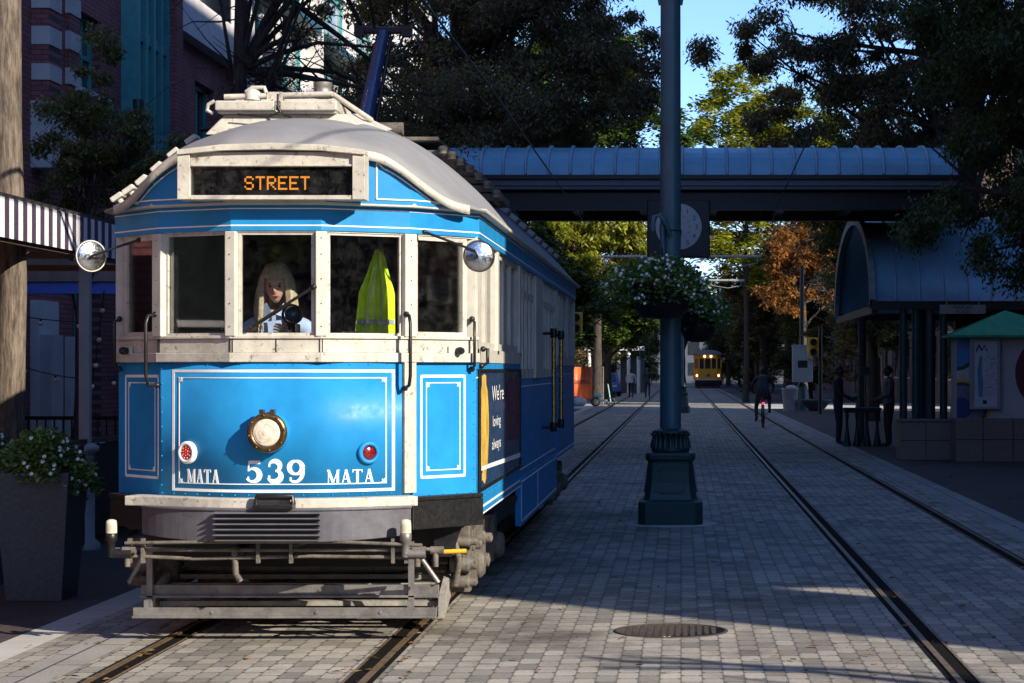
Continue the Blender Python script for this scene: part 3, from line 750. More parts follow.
# ---- sides
def side(s):
    """right side s=1, left side s=-1"""
    U = 1.15*s
    def P(v, z, t): return (U + s*t, v, z)
    def pr(mb, v0, v1, z0, z1, t0, t1, mi=0): mb.prism([(v0,z0),(v1,z0),(v1,z1),(v0,z1)], P, t0, t1, mi)
    for (a, b) in ((.70, 4.45), (9.45, 13.2)):
        mb = MB(); fl = (a < 1)
        zb = lambda v: .74 - .03*0
        mb.prism([(a,.735),(b,.735),(b,1.70),(a,1.70)], P, -.03, .0)
        sp = mb.build('side_panel', m_blue, tram)
        mb = MB(); pr(mb, a, b, 1.70, 1.742, -.02, .006); rivets(mb, P, a+.05, b-.05, 1.72, 1.72, 40, .006); mb.build('belt_rail', m_blue, sp)
        mb = MB(); pr(mb, a, b, .78, .795, 0, .003); pr(mb, a, b, .735, .745, 0, .003); pr(mb, a+.02, b, 1.64,1.648,0,.003); mb.build('lining', m_white, sp)
        mb = MB(); rivets(mb, P, a+.06, b-.06, .85, .85, 14, .008); rivets(mb, P, a+.04, a+.04, .9, 1.65, 9, .006); mb.build('rivets', m_blue, sp)
        # upper: posts and windows
        mb = MB(); pr(mb, a, b, 1.742, 1.83, -.04, .012); mb.build('window_sill', m_cream, tram)
        posts = [.74, 2.25, 4.35] if fl else [9.55, 11.65, 13.16]
        for v in posts:
            mb = MB(); pr(mb, v-.07, v+.07, 1.80, 2.55, -.06, .012); mb.build('side_post', m_cream, tram, bevel=.004)
        segs = [(.81, 2.18, 2), (2.32, 4.28, 3)] if fl else [(9.62, 11.58, 3), (11.72, 13.09, 2)]
        for (p, q, k) in segs:
            w = (q-p)/k
            for j in range(k):
                x0, x1 = p+j*w, p+(j+1)*w
                mb = MB(); pr(mb, x0, x0+.07, 1.83, 2.55, -.05, -.008); pr(mb, x1-.07, x1, 1.83, 2.55, -.05, -.008)
                pr(mb, x0+.07, x1-.07, 1.83, 1.88, -.05, -.008); pr(mb, x0+.07, x1-.07, 2.50, 2.55, -.05, -.008)
                wd = mb.build('side_window', m_cream, tram)
                mb = MB(); pr(mb, x0+.06, x1-.06, 1.87, 2.51, -.04, -.034); mb.build('pane', m_glass, wd)
    # drop centre with doors
    mb = MB(); mb.prism([(4.45,.41),(9.45,.41),(9.45,.80),(4.45,.80)], P, -.04, .006); dc = mb.build('step_panel', m_blue, tram)
    mb = MB(); pr(mb, 4.5, 9.4, .44, .452, .006, .009); pr(mb, 4.5, 9.4, .765, .777, .006, .009); pr(mb,4.5,4.512,.44,.77,.006,.009); pr(mb,6.5,6.512,.44,.77,.006,.009); mb.build('lining', m_white, dc)
    def door(v0, v1, upz, mat_low, name='door', solid=False):
        mb = MB(); pr(mb, v0, v1, .80, 1.62, -.05, -.012, 0); d = mb.build(name, mat_low, tram)
        mb = MB()
        if solid: pr(mb, v0, v1, 1.62, 2.55, -.05, .012)
        else:
            k = max(1, round((v1-v0)/.5)); w = (v1-v0)/k
            for j in range(k):
                x0, x1 = v0+j*w, v0+(j+1)*w
                pr(mb, x0, x0+.06, 1.62, 2.55, -.05, -.005); pr(mb, x1-.06, x1, 1.62, 2.55, -.05, -.005)
                pr(mb, x0+.06, x1-.06, 1.62, 1.70, -.05, -.008); pr(mb, x0+.06, x1-.06, 2.30, 2.36, -.05, -.008); pr(mb, x0+.06, x1-.06, 2.52, 2.55, -.05, -.008)
        mb.build('upper_frame', m_cream, d)
        if not solid:
            mb = MB(); pr(mb, v0+.03, v1-.03, 1.68, 2.53, -.038, -.034); mb.build('pane', m_glass, d)
        mb = MB(); pr(mb, v0+.05, v1-.05, .86, .87, -.012, -.009); pr(mb, v0+.05, v1-.05, 1.55, 1.56, -.012, -.009); mb.build('lining', m_white, d)
        return d
    door(4.45, 6.20, 0, m_blue)
    door(6.20, 7.10, 0, m_blue, 'door_pillar', True)
    door(7.10, 8.0, 0, m_blue); door(8.0, 9.45, 0, m_blue)
    if s > 0:
        for v in (7.35, 8.6):
            mb = MB(); mb.tube([(U+.10,v,1.10),(U+.10,v,2.08)], .020, 10); 
            h = mb.build('grab_pole', m_brass, tram)
            for z in (1.14, 2.04): mb = MB(); mb.tube([(U-.02,v,z),(U+.10,v,z)], .014, 8); mb.lathe((U+.10,v,z-.04),(0,0,1),[(.03,0),(.034,.03),(.034,.06),(.03,.09)],10); mb.build('fixing', m_blk, h)
side(1); side(-1)
# advertisement on the right side
def PA(v, z, t): return (1.15 + t, v, z)
mb = MB(); mb.prism([(.82,.92),(4.30,.92),(4.30,1.685),(.82,1.685)], PA, .002, .010); ad = mb.build('advertisement', m_navy, tram); ad['label'] = 'dark blue advertisement with a gold spindle and white words'
mb = MB()
for q in ((.82,4.30,.90,.925),(.82,4.30,1.68,1.70),(.80,.84,.90,1.70),(4.28,4.32,.90,1.70)):
    mb.prism([(q[0],q[2]),(q[1],q[2]),(q[1],q[3]),(q[0],q[3])], PA, .008, .02)
mb.build('advertisement_frame', m_blk, ad)
mb = MB(); g = [(0,0),(.12,.03),(.12,.08),(.22,.12),(.30,.30),(.32,.38),(.30,.46),(.22,.62),(.12,.66),(.12,.72),(0,.73)]
mb.prism([(1.15+a, .935+b) for a,b in g] + [(1.15-a, .935+b) for a,b in reversed(g[1:-1])], PA, .010, .014)
mb.build('gold_emblem', M('gold_print',(.62,.40,.07),.4,0,.35,8), ad)
for w_, x_, z_, s_ in (("We're",1.70,1.48,.15),('loving',1.75,1.30,.11),('always',1.70,1.14,.11)):
    mb = MB(); textmesh(mb, w_, PA, x_, z_, s_, .0145, 'LEFT', sx=2.5); mb.build('advertisement_lettering', m_white, ad)
mb = MB(); mb.prism([(.95,1.035),(4.27,.985),(4.27,1.02),(.95,1.06)], PA, .010, .0145); mb.build('advertisement_rule', m_awn, ad)
mb = MB(); mb.prism([(2.9,1.16),(4.2,1.14),(4.2,1.62),(2.9,1.62)], PA, .010, .0135); mb.build('advertisement_picture', M('plum_print',(.12,.03,.06),.4,0,.5,3), ad)

# handrails, knobs, mirrors
def rail_(pts, r=.011): 
    mb = MB(); mb.tube(pts, r, 8)
    for p in (pts[0], pts[-1]): mb.ball(p, .02, n=8)
    mb.build('handrail', m_blk, tram)
rail_([(.765,.21,2.04),(.79,.15,2.03),(.80,.13,1.98),(.80,.13,1.66),(.79,.15,1.60),(.755,.22,1.58)])
rail_([(-.80,.24,2.04),(-.83,.18,2.03),(-.84,.16,1.98),(-.84,.16,1.66),(-.83,.18,1.60),(-.79,.24,1.60)])
rail_([(1.13,.64,2.02),(1.15,.60,2.0),(1.15,.60,1.72),(1.13,.64,1.70)], .010); rail_([(-1.13,.64,2.02),(-1.15,.60,2.0),(-1.15,.60,1.72),(-1.13,.64,1.70)], .010)
rail_([(1.18,.86,1.83),(1.21,.86,1.83),(1.21,.86,1.74),(1.17,.86,1.72)], .012)
for s in (-1,1):
    f_, L = Fseg((-1.15,.70) if s<0 else (.775,.27), (-.775,.27) if s<0 else (1.15,.70), .02)
    mb = MB(); a = .20 if s < 0 else L-.20
    mb.prism([(a-.07,1.785),(a+.05,1.785),(a+.05,1.845),(a-.07,1.845)], f_, 0, .02); mb.build('latch_plate', m_cream, tram, bevel=.006)
    mb = MB(); p, q = f_(a,1.815,.01), f_(a,1.815,1); mb.lathe(p, Vector(q)-Vector(p), [(.02,0),(.026,.04),(.018,.06)], 12); mb.build('door_knob', m_blk, tram)
    mr = thing('mirror', None, None); mr.parent = tram; mr.location = (s*1.19+(.02 if s > 0 else -.02), .28, 2.405)
    mb = MB()
    if s > 0: mb.tube([(-.34,-.02,.15),(-.02,-.05,.03)], [.009,.007], 8); mb.ball((-.34,-.02,.15),.016,n=8); mb.tube([(-.02,-.05,.03),(0,-.045,-.01)],.008,8)
    else: mb.tube([(.30,-.02,.10),(.02,-.05,0)], .008, 8); mb.ball((.30,-.02,.10),.016,n=8); mb.tube([(.02,-.05,0),(0,-.04,-.02)],.008,8)
    mb.build('arm', m_blk, mr)
    d = Vector((.25,-1,.05)).normalized() if s > 0 else Vector((.75,-1,.02)).normalized()
    mb = MB(); mb.lathe((0,0,0), d, [(.094,-.012),(.096,0),(.085,.006),(.05,.012),(.02,.015),(.001,.016)], 28); mb.build('shell', m_chrome, mr)
    mb = MB(); mb.lathe(-d*.006, d, [(.0,0),(.0,0)], 8) if 0 else mb.lathe(-d*.004, d, [(.098,-.008),(.101,0),(.098,.006)], 28); mb.build('rim', m_blk if s > 0 else m_cream, mr)

# interior: bulkhead, poles, seats, controller
mb = MB()
mb.box(-1.12,-.35,2.15,2.2,.9,2.75); mb.box(.35,1.12,2.15,2.2,.9,2.75); mb.box(-.35,.35,2.15,2.2,2.45,2.75); mb.box(-1.12,1.12,4.40,4.44,.9,1.7); mb.box(-1.12,-.35,9.46,9.5,.9,2.7); mb.box(.35,1.12,9.46,9.5,.9,2.7)
mb.add([(-1.12,.75,2.56),(1.12,.75,2.56),(1.12,13.1,2.56),(-1.12,13.1,2.56),(-.75,.3,2.56),(.75,.3,2.56)], [(0,1,2,3),(4,5,1,0)])
mb.build('bulkhead', m_int, tram)
for v, u in ((2.9,-.75),(2.9,.75),(3.8,-.75),(3.8,.75),(10.5,-.75),(10.5,.75),(11.5,.75)):
    mb = MB(); mb.box(u-.3,u+.3,v-.2,v+.2,1.22,1.32); mb.box(u-.3,u+.3,v+.18,v+.24,1.3,1.85); mb.box(u-.25,u+.25,v-.05,v+.05,.9,1.22); mb.build('seat', m_int, tram, bevel=.02)
for u, v in ((-.55,1.2),(.5,1.9),(-.86,.9),(.93,1.0)):
    mb = MB(); mb.tube([(u,v,.9),(u,v,2.56)], .016, 8); mb.build('stanchion', m_steel, tram)
mb = MB(); mb.box(-.55,.62,.18,.34,1.70,1.90); mb.box(-.62,-.42,.36,.60,1.0,1.82); mb.lathe((-.52,.46,1.82),(0,0,1),[(.11,0),(.11,.05),(.03,.06),(.03,.10)],16); mb.tube([(-.52,.46,1.92),(-.40,.42,1.96)],.012,8)
mb.lathe((.02,.36,1.86),(0,0,1),[(.06,0),(.06,.12),(.02,.13)],12); mb.tube([(-.42,.34,1.85),(-.42,.34,2.0),(-.30,.32,2.01)],.012,8); mb.box(-.48,-.40,.30,.36,1.88,1.95)
ct = mb.build('controller_desk', m_blk, tram, bevel=.008)
mb = MB(); mb.lathe((.055,.22,2.04),(0,-1,0),[(.062,-.04),(.064,.02),(.052,.03),(.050,.0)],24,cap=False); mb.tube([(.055,.26,1.99),(.055,.27,1.86)],.012,8); mb.build('gauge', m_blk, ct)
mb = MB(); mb.lathe((.055,.22,2.04),(0,-1,0),[(.05,-.02),(.03,.0),(.001,.008)],24); mb.build('gauge_glass', M('gauge_glass',(.03,.06,.12),.1,0,.4,20,coat=1), ct)
mb = MB(); mb.box(.36,.46,.26,.36,1.90,1.935); mb.build('brass_plate', m_brass, ct)
# paper notice in the right cab door window
f_, L = Fseg((.77,.26),(1.15,.70), 0)
mb = MB(); mb.prism([(.20,2.14),(.41,2.12),(.415,2.28),(.20,2.30)], f_, -.045, -.04); nt_ = mb.build('notice', m_steel, tram)
mb = MB(); 
for a,b in (((.21,2.15),(.40,2.13)),((.40,2.13),(.405,2.275)),((.405,2.275),(.21,2.29)),((.21,2.29),(.21,2.15)),((.23,2.25),(.38,2.24)),((.24,2.215),(.37,2.205)),((.23,2.18),(.38,2.17))):
    ribbon(mb, f_, [a,b], .005, -.04, -.038, 1)
mb.build('notice_print', m_dark, nt_)

# roof gear
gear = thing('roof_equipment', 'cream painted box and frame on the front of the roof', None); gear.parent = tram
mb = MB(); b = [(-.62,.80,3.22),(.46,.80,3.20),(.50,1.55,3.34),(-.62,1.55,3.36)]; t = [(-.50,.86,3.36),(.28,.86,3.36),(.28,1.5,3.44),(-.50,1.5,3.44)]
mb.hexa(b, t); mb.build('base_plate', m_creamw, gear, bevel=.01)
mb = MB(); mb.box(-.55,-.16,.78,1.4,3.375,3.44); mb.box(-.13,.24,.78,1.4,3.375,3.44); mb.box(-.54,.23,.80,1.36,3.36,3.38); mb.build('battery_box', m_creamw, gear, bevel=.012)
mb = MB(); mb.tube([(-.5,.84,3.47),(.2,.84,3.49)],.018,8); mb.tube([(-.5,1.2,3.48),(.2,1.2,3.49)],.018,8); mb.tube([(.2,.84,3.49),(.38,1.35,3.38)],.018,8)
mb.lathe((-.32,.86,3.45),(0,0,1),[(.055,0),(.055,.05),(.03,.075)],14); mb.tube([(-.36,.84,3.50),(-.32,.84,3.53),(-.24,.84,3.53),(-.22,.84,3.47)],.015,6)
mb.tube([(-.56,.82,3.44),(-.60,.82,3.42),(-.61,.82,3.38),(-.57,.82,3.36)],.014,6); mb.box(-.22,-.12,.82,.9,3.44,3.50)
mb.build('frame', m_creamw, gear)
mb = MB(); mb.lathe((.13,.90,3.47),(0,0,1),[(.062,0),(.062,.03),(.058,.035),(.058,.07),(.062,.075),(.062,.10)],16); mb.build('canister', m_steel, gear)
mb = MB(); mb.tube([(-.4,.77,3.35),(-.2,.765,3.33),(-.12,.77,3.37),(-.1,.77,3.34),(-.05,.765,3.33)],.006,6); mb.tube([(-.14,.775,3.48),(-.14,.77,3.40),(-.12,.77,3.36)],.008,6); mb.build('cable', m_blk, gear)
# row of little ventilators across the roof and along its edge
for k, t in enumerate([-.955,-.90,-.835,-.76,-.68,-.595] ):
    p = Vector((HW*t, .95+.04*k, 0)); 
    s_ = (p.y - edge_v(p.x))/(2.5-edge_v(p.x)); z = rp(t, s_)[2]
    t2 = t+.02; z2 = rp(t2, s_)[2]; a = math.atan2(z2-z, HW*.02)
    nv = Matrix.Rotation(-a,3,'Y') @ Vector((0,0,1)); mb = MB(); mb.obox(nv*.085, .085, .14, .035, Matrix.Rotation(-a,3,'Y')); mb.obox(nv*.04, .03, .05, .08, Matrix.Rotation(-a,3,'Y'))
    o = mb.build('roof_ventilator', m_cream, tram, loc=(p.x,p.y,z), bevel=.008)
for k in range(9):
    mb = MB(); mb.obox((0,0,.035), .16, .30, .05, Matrix.Rotation(rad(-35),3,'Y').inverted() if 0 else Matrix.Rotation(rad(35),3,'Y')); mb.build('roof_ventilator', m_roof, tram, loc=(1.0, 3.4+k*1.0, arc_z(1.0/HW)+.01), bevel=.01)
mb = MB()
for k in range(7):
    t = .50 + k*.055; z = arc_z(t); mb.box(HW*t-.09, HW*t+.09, 3.2, 3.9, z+.02, z+.075); mb.lathe((HW*t+.05,3.15,z+.04),(0,0,1),[(.04,0),(.03,.02),(.04,.04),(.03,.06)],8)
mb.box(.22,.62,3.2,4.0,3.44,3.47); mb.tube([(.02,3.3,3.54),(.34,3.3,3.54)],.05,14)
rs = mb.build('resistor_bank', m_iron, tram, bevel=.006)
pt = thing('pantograph', 'folding blue current collector arm on the roof', None); pt.parent = tram
mb = MB(); mb.tube([(-.07,4.0,3.58),(-.01,4.05,3.95),(.07,4.15,4.42)], [.075,.06,.05], 14); mb.build('lower_arm', m_pant, pt)
mb = MB(); mb.tube([(.02,4.0,3.60),(.13,4.15,4.38)], .016, 6); mb.tube([(-.14,4.15,4.43),(.30,4.15,4.43)], .03, 8); mb.box(-.16,-.08,4.1,4.2,4.38,4.48); mb.box(.22,.30,4.1,4.2,4.38,4.48); mb.tube([(.24,4.15,4.40),(.16,4.12,4.22)],.01,6)
mb.tube([(-.14,4.1,3.53),(-.02,4.1,3.53)],.06,12); mb.build('knuckle', m_blk, pt)
mb = MB(); mb.tube([(-.10,4.15,4.45),(-.36,3.2,5.10)], .02, 8); mb.tube([(.26,4.15,4.45),(.32,3.2,5.10)], .02, 8); mb.tube([(.0,4.15,4.45),(-.02,3.2,5.10)], .012, 8); mb.build('upper_arm', m_blk, pt)
mb = MB(); mb.tube([(-.95,3.2,5.02),(-.75,3.2,5.12),(.75,3.2,5.12),(.95,3.2,5.02)], .025, 8); mb.tube([(-.7,3.35,5.12),(.7,3.35,5.12)], .02, 8); mb.build('contact_bow', m_steel, pt)
mb = MB(); mb.lathe((-.12,3.75,3.55),(1,0,0),[(.06,-.05),(.03,-.02),(.06,0),(.03,.03),(.06,.05)],14); mb.build('insulator', m_cream, pt)
# ------------------------------------------------------------------ people
def skin_mesh(joints, edges, radii, sub=2):
    names = list(joints); idx = {n: i for i, n in enumerate(names)}
    me = bpy.data.meshes.new('tmp'); me.from_pydata([joints[n] for n in names], [(idx[a], idx[b]) for a, b in edges], [])
    o = bpy.data.objects.new('tmp', me); COL.objects.link(o)
    sk = o.modifiers.new('skin', 'SKIN'); sk.use_smooth_shade = True
    lay = me.skin_vertices[0] if me.skin_vertices else None
    if lay is None:
        bm = bmesh.new(); bm.from_mesh(me); bm.verts.layers.skin.verify(); bm.to_mesh(me); bm.free(); lay = me.skin_vertices[0]
    for n, i in idx.items():
        r_ = radii[n]; r_ = r_ if isinstance(r_, tuple) else (r_, r_)
        lay.data[i].radius = r_; lay.data[i].use_root = (n == 'pelvis' or (i == 0 and 'pelvis' not in idx))
    sb = o.modifiers.new('sub', 'SUBSURF'); sb.levels = sub; sb.render_levels = sub
    dg = bpy.context.evaluated_depsgraph_get(); ev = o.evaluated_get(dg); em = ev.to_mesh()
    vs = [tuple(v.co) for v in em.vertices]; fs = [tuple(p.vertices) for p in em.polygons]
    ev.to_mesh_clear(); bpy.data.objects.remove(o); bpy.data.meshes.remove(me)
    return vs, fs
def head_geo(mb, c, r, yaw, pitch, mi_skin, mi_eye, mi_lip):
    """head facing -y: jaw, nose, brow, ears, eyes, mouth"""
    Q = Matrix.Rotation(yaw,3,'Z') @ Matrix.Rotation(pitch,3,'X'); c = Vector(c); n, m_ = 32, 24; vs = []
    for i in range(m_+1):
        p = math.pi*i/m_
        for j in range(n):
            t = 2*math.pi*j/n
            x = .074*math.sin(p)*math.cos(t); y = .094*math.sin(p)*math.sin(t); z = .118*math.cos(p)
            if z < -.02: k = 1 - .42*((-z-.02)/.098)**1.3; x *= k; y *= (k if y > 0 else (1-(1-k)*.35))
            if y < 0:
                f = math.exp(-(x/.011)**2)
                y -= .030*f*math.exp(-((z+.022)/.018)**2) + .012*f*math.exp(-((z-.004)/.02)**2)
                for ex in (-.030,.030): y += .014*math.exp(-((x-ex)/.014)**2 - ((z-.004)/.012)**2)
                y -= .006*math.exp(-((z-.028)/.012)**2)*math.exp(-(x/.05)**2)
                y -= .007*math.exp(-(x/.02)**2-((z+.058)/.009)**2); y -= .008*math.exp(-(x/.022)**2-((z+.098)/.016)**2)
            vs.append(c + Q @ Vector((x*r, y*r, z*r)))
    fs = [(i*n+j, i*n+(j+1)%n, (i+1)*n+(j+1)%n, (i+1)*n+j) for i in range(m_) for j in range(n)]
    mb.add(vs, fs, mi_skin, True)
    for ex in (-.030,.030):
        p = c + Q @ Vector((ex*r, -.080*r, .003*r)); mb.ball(p, .0095*r, n=10, mi=mi_eye)
        p = c + Q @ Vector((ex*r, -.0865*r, .020*r)); mb.tube([c + Q @ Vector(((ex-.014)*r,-.083*r,.020*r)), c + Q @ Vector(((ex+.014)*r,-.087*r,.023*r))], .003*r, 6, mi_eye)
        e = c + Q @ Vector((math.copysign(.074,ex)*r, .008*r, -.006*r)); mb.ball(e, .010*r, .016*r, .028*r, 10, mi_skin)
    mb.tube([c + Q @ Vector(((-.022)*r,-.078*r,-.060*r)), c + Q @ Vector((0,-.092*r,-.058*r)), c + Q @ Vector((.022*r,-.078*r,-.060*r))], .005*r, 6, mi_lip)
def stand(h=1.72, arm=(0,0), stride=0, lean=0, bend=(0,0), armf=(0,0), slim=1.0):
    s = h/1.72; J = {}
    sh, hp = .19*s, .095*s
    J['pelvis']=(0,0,.92*s); J['belly']=(0,-.01-lean*.1,1.06*s); J['chest']=(0,-.01-lean*.28,1.28*s); J['neck0']=(0,0.0-lean*.42,1.44*s); J['neck']=(0,-.01-lean*.5,1.52*s)
    for k, sd in (('l',-1),('r',1)):
        st = stride*sd; q = 0 if sd < 0 else 1
        J['hip'+k]=(sd*hp,0,.88*s); J['knee'+k]=(sd*hp*1.05,-st*.22-.03-bend[q]*.3,.48*s); J['ank'+k]=(sd*hp*1.05,-st*.38+(.08 if st<0 else 0)+bend[q]*.05,.085*s+(.05 if st<0 else 0)); J['toe'+k]=(sd*hp*1.3,-st*.38-.15+(.08 if st<0 else 0),.035*s)
        y0 = -lean*.40
        J['sho'+k]=(sd*sh,y0,1.41*s); f = armf[q]; a = arm[q]
        J['elb'+k]=(sd*(sh+.05+a*.1),y0+.03-f*.14,1.14*s); J['wri'+k]=(sd*(sh+.04+a*.05-f*.08),y0-.05-f*.38,(.90+f*.22)*s); J['hand'+k]=(sd*(sh+.03-f*.10),y0-.09-f*.44,(.83+f*.30)*s)
    return J
EDG = [('pelvis','belly'),('belly','chest'),('chest','neck0'),('neck0','neck')] + [e for k in 'lr' for e in (('pelvis','hip'+k),('hip'+k,'knee'+k),('knee'+k,'ank'+k),('ank'+k,'toe'+k),('neck0','sho'+k),('sho'+k,'elb'+k),('elb'+k,'wri'+k),('wri'+k,'hand'+k))]
def radii(s=1.0, bulk=1.0):
    r = {'pelvis':(.145*bulk,.11*bulk),'belly':(.145*bulk,.105*bulk),'chest':(.165*bulk,.115*bulk),'neck0':(.10,.075),'neck':.055}
    for k in 'lr': r.update({'hip'+k:.095*bulk,'knee'+k:.062,'ank'+k:.043,'toe'+k:.035,'sho'+k:.068,'elb'+k:.046,'wri'+k:.032,'hand'+k:.034})
    return {k: tuple(x*s for x in v) if isinstance(v, tuple) else v*s for k, v in r.items()}
def person(label, loc, rz, J, mats, hair=True, bulk=1.0, s=1.0, headyaw=0, headpitch=0, seat=False, hairmat=None, head=None, group=None):
    """mats: top, trousers, shoes, skin; returns the person empty"""
    t = thing('person', label, 'person', loc, rz, group)
    vs, fs = skin_mesh(J, EDG, radii(s, bulk))
    wr = [Vector(J['hand'+k]) for k in 'lr']; wp = Vector(J['pelvis']); nk = J['neck'][2]
    kn = [Vector(J['ank'+k]) for k in 'lr']; legs = [(Vector(J['hip'+k]), Vector(J['knee'+k]), Vector(J['ank'+k])) for k in 'lr']
    def near(p, a, b):
        d = b-a; q = max(0, min(1, (p-a).dot(d)/d.dot(d))); return (a+d*q-p).length
    mb = MB(); mb.v = vs
    for f in fs:
        c = sum((Vector(vs[i]) for i in f), Vector())/len(f); mi = 0
        if min((c-w).length for w in wr) < .085*s: mi = 3
        elif c.z > nk-.035*s and abs(c.x-J['neck'][0]) < .1: mi = 3
        else:
            dl = min(min(near(c,a,b), near(c,b,d)) for a, b, d in legs)
            if min((c-k).length for k in kn) < .085*s or c.z < min(k.z for k in kn)-.01: mi = 2
            elif dl < .12*s and c.z < wp.z + .02: mi = 1
        mb.f.append(f); mb.m.append(mi); mb.sm.append(True)
    hc = head or (J['neck'][0], J['neck'][1]-.02*s, J['neck'][2]+.115*s)
    head_geo(mb, hc, s, headyaw, headpitch, 3, 4, 5)
    for k in 'lr':                                     # hands: palm is the skin end, fingers are short tapered chains
        h = Vector(J['hand'+k]); w = Vector(J['wri'+k]); d = (h-w).normalized(); sd = -1 if k == 'l' else 1
        a = Vector((0,0,1)) if abs(d.z) < .7 else Vector((0,-1,0)); a = (a-d*a.dot(d)).normalized(); b = d.cross(a)
        for i, L in enumerate((.052,.060,.056,.044)):
            o = h + d*.02 + a*(.027-.018*i)*s; mid = o + d*L*.6*s + b*.0; end = o + d*L*s*.85 + b*sd*.025*s
            mb.tube([o - d*.02, o, mid, end], [.010*s,.009*s,.0085*s,.006*s], 6, 3)
        o = h - d*.01 + a*.028*s; mb.tube([o, o + a*.02*s + d*.02*s, o + a*.028*s + d*.045*s], [.012*s,.010*s,.007*s], 6, 3)
    mb.build('body', [mats[0], mats[1], mats[2], mats[3], m_hairk, M('lips',(.42,.12,.10),.5)], t, recalc=True)
    if hair is True:
        hb = MB(); Q = Matrix.Rotation(headyaw,3,'Z') @ Matrix.Rotation(headpitch,3,'X'); n, m_ = 24, 10; vv = []
        for i in range(m_+1):
            p = math.pi*.60*i/m_
            for j in range(n):
                q = 2*math.pi*j/n; y = math.sin(q); lim = p*(1 if y > -.2 else .66)
                vv.append(Vector(hc) + Q @ Vector((.082*math.sin(lim)*math.cos(q), .102*math.sin(lim)*y+.004, .126*math.cos(lim)+.004))*s)
        hb.add(vv, [(i*n+j, i*n+(j+1)%n, (i+1)*n+(j+1)%n, (i+1)*n+j) for i in range(m_) for j in range(n)], 0, True)
        hb.build('hair', hairmat or m_hairk, t)
    return t

# the driver, seated behind the middle windscreen pane
DX, DY = TX-.11, VF+.60
J = {'pelvis':(0,.10,1.43),'belly':(0,.07,1.56),'chest':(0,.04,1.80),'neck0':(0,.02,1.99),'neck':(0,-.01,2.09)}
for k, sd in (('l',-1),('r',1)):
    J['hip'+k]=(sd*.10,.06,1.41); J['knee'+k]=(sd*.13,-.20,1.40); J['ank'+k]=(sd*.13,-.10,.99); J['toe'+k]=(sd*.14,-.20,.94)
    J['sho'+k]=(sd*.185,.03,1.97)
J['elbl']=(-.27,-.02,1.74); J['wril']=(-.14,-.30,1.86); J['handl']=(-.10,-.36,1.90)
J['elbr']=(.27,-.02,1.74); J['wrir']=(.15,-.30,1.90); J['handr']=(.11,-.36,1.93)
m_navyt = M('navy_trousers',(.02,.022,.035),.9)
drv = person('blonde driver in a pale blue shirt seated behind the windscreen of the blue tram', (DX, DY, 0), 0, J, [m_shirt, m_navyt, m_blk, m_skin], hair=False, bulk=.95, headyaw=rad(4), headpitch=rad(9), head=(0.0,-.035,2.235))
hb = MB()
def hairstrip(n=260):
    hc = Vector((0.0,-.03,2.245)); rr = random.Random(3)
    for i in range(n):
        a = rr.uniform(0, 2*math.pi); x, y = math.cos(a), math.sin(a)
        if y < -.55 and abs(x) < .75:                    # fringe
            L = rr.uniform(.05,.075); p1 = hc + Vector((x*.085, y*.107, .075)); p2 = hc + Vector((x*.088, y*.112-.005, .075-L*.75))
            pts = [hc + Vector((x*.02,-.0,.128)), hc + Vector((x*.06,y*.075,.112)), p1, p2]
        else:
            L = rr.uniform(.24,.36); out = rr.uniform(.98,1.22)
            pts = [hc + Vector((x*.01,y*.02,.130)), hc + Vector((x*.058,y*.068,.110)), hc + Vector((x*.094,y*.108,.04)), hc + Vector((x*.100*out,max(-.055,y*.112),-.06)), hc + Vector((x*.112*out,max(-.05,y*.112),-.04-L*.45)), hc + Vector((x*.095*out,max(-.05,y*.10),-.03-L*.78))]
        hb.tube(pts, [.010]+[.013]*(len(pts)-2)+[.004], 5)
hairstrip(); hb.build('hair', m_hair, drv)
mb = MB()
for s in (-1,1): mb.prism([(s*.01,2.045),(s*.10,2.02),(s*.12,2.09),(s*.055,2.12)], lambda a,b,t: (a,-.105-t+abs(a)*.6,b), 0, .008)
mb.prism([(-.012,1.75),(.012,1.75),(.012,2.04),(-.012,2.04)], lambda a,b,t: (a,-.112-t,b), 0, .008); mb.build('collar', m_shirt, drv)
st_ = thing('stool', 'dark round stool under the tram driver', 'stool', (DX, DY+.08, 0))
mb = MB(); mb.lathe((0,0,1.27),(0,0,1),[(.15,0),(.18,.02),(.18,.05),(.14,.07)],18); mb.build('seat', m_int, st_)
mb = MB(); mb.tube([(0,0,.90),(0,0,1.28)],.03,10); mb.lathe((0,0,.9),(0,0,1),[(.16,0),(.16,.02),(.04,.04)],18); mb.build('leg', m_blk, st_)
# hi-vis vest hung in the cab
vs_ = thing('safety_vest', 'fluorescent yellow safety vest hanging behind the right windscreen pane', 'vest', (TX+.52, VF+.56, 1.90))
mb = MB(); vv = []; nu, nz = 24, 16
for j in range(nz+1):
    z = .56*j/nz; w = lerp(.125,.095,z/.56) if z < .30 else lerp(.11,.02,((z-.30)/.26)**.8)
    for i in range(nu+1):
        q = -1+2*i/nu; vv.append((q*w+.005+.02*(z/.56), -.03+.026*math.sin(q*7+z*3)+.012*math.sin(q*15), z))
mb.add(vv, [(i*(nu+1)+k, i*(nu+1)+k+1, (i+1)*(nu+1)+k+1, (i+1)*(nu+1)+k) for i in range(nz) for k in range(nu)], 0, True)
o = mb.build('cloth', m_hivis, vs_); sd_ = o.modifiers.new('t','SOLIDIFY'); sd_.thickness = .006
mb = MB()
def vp(q, z, t): 
    w = lerp(.125,.095,z/.56) if z < .30 else lerp(.11,.02,((z-.30)/.26)**.8)
    return (q*w+.005+.02*(z/.56), -.032+.026*math.sin(q*7+z*3)+.012*math.sin(q*15)-t-.004, z)
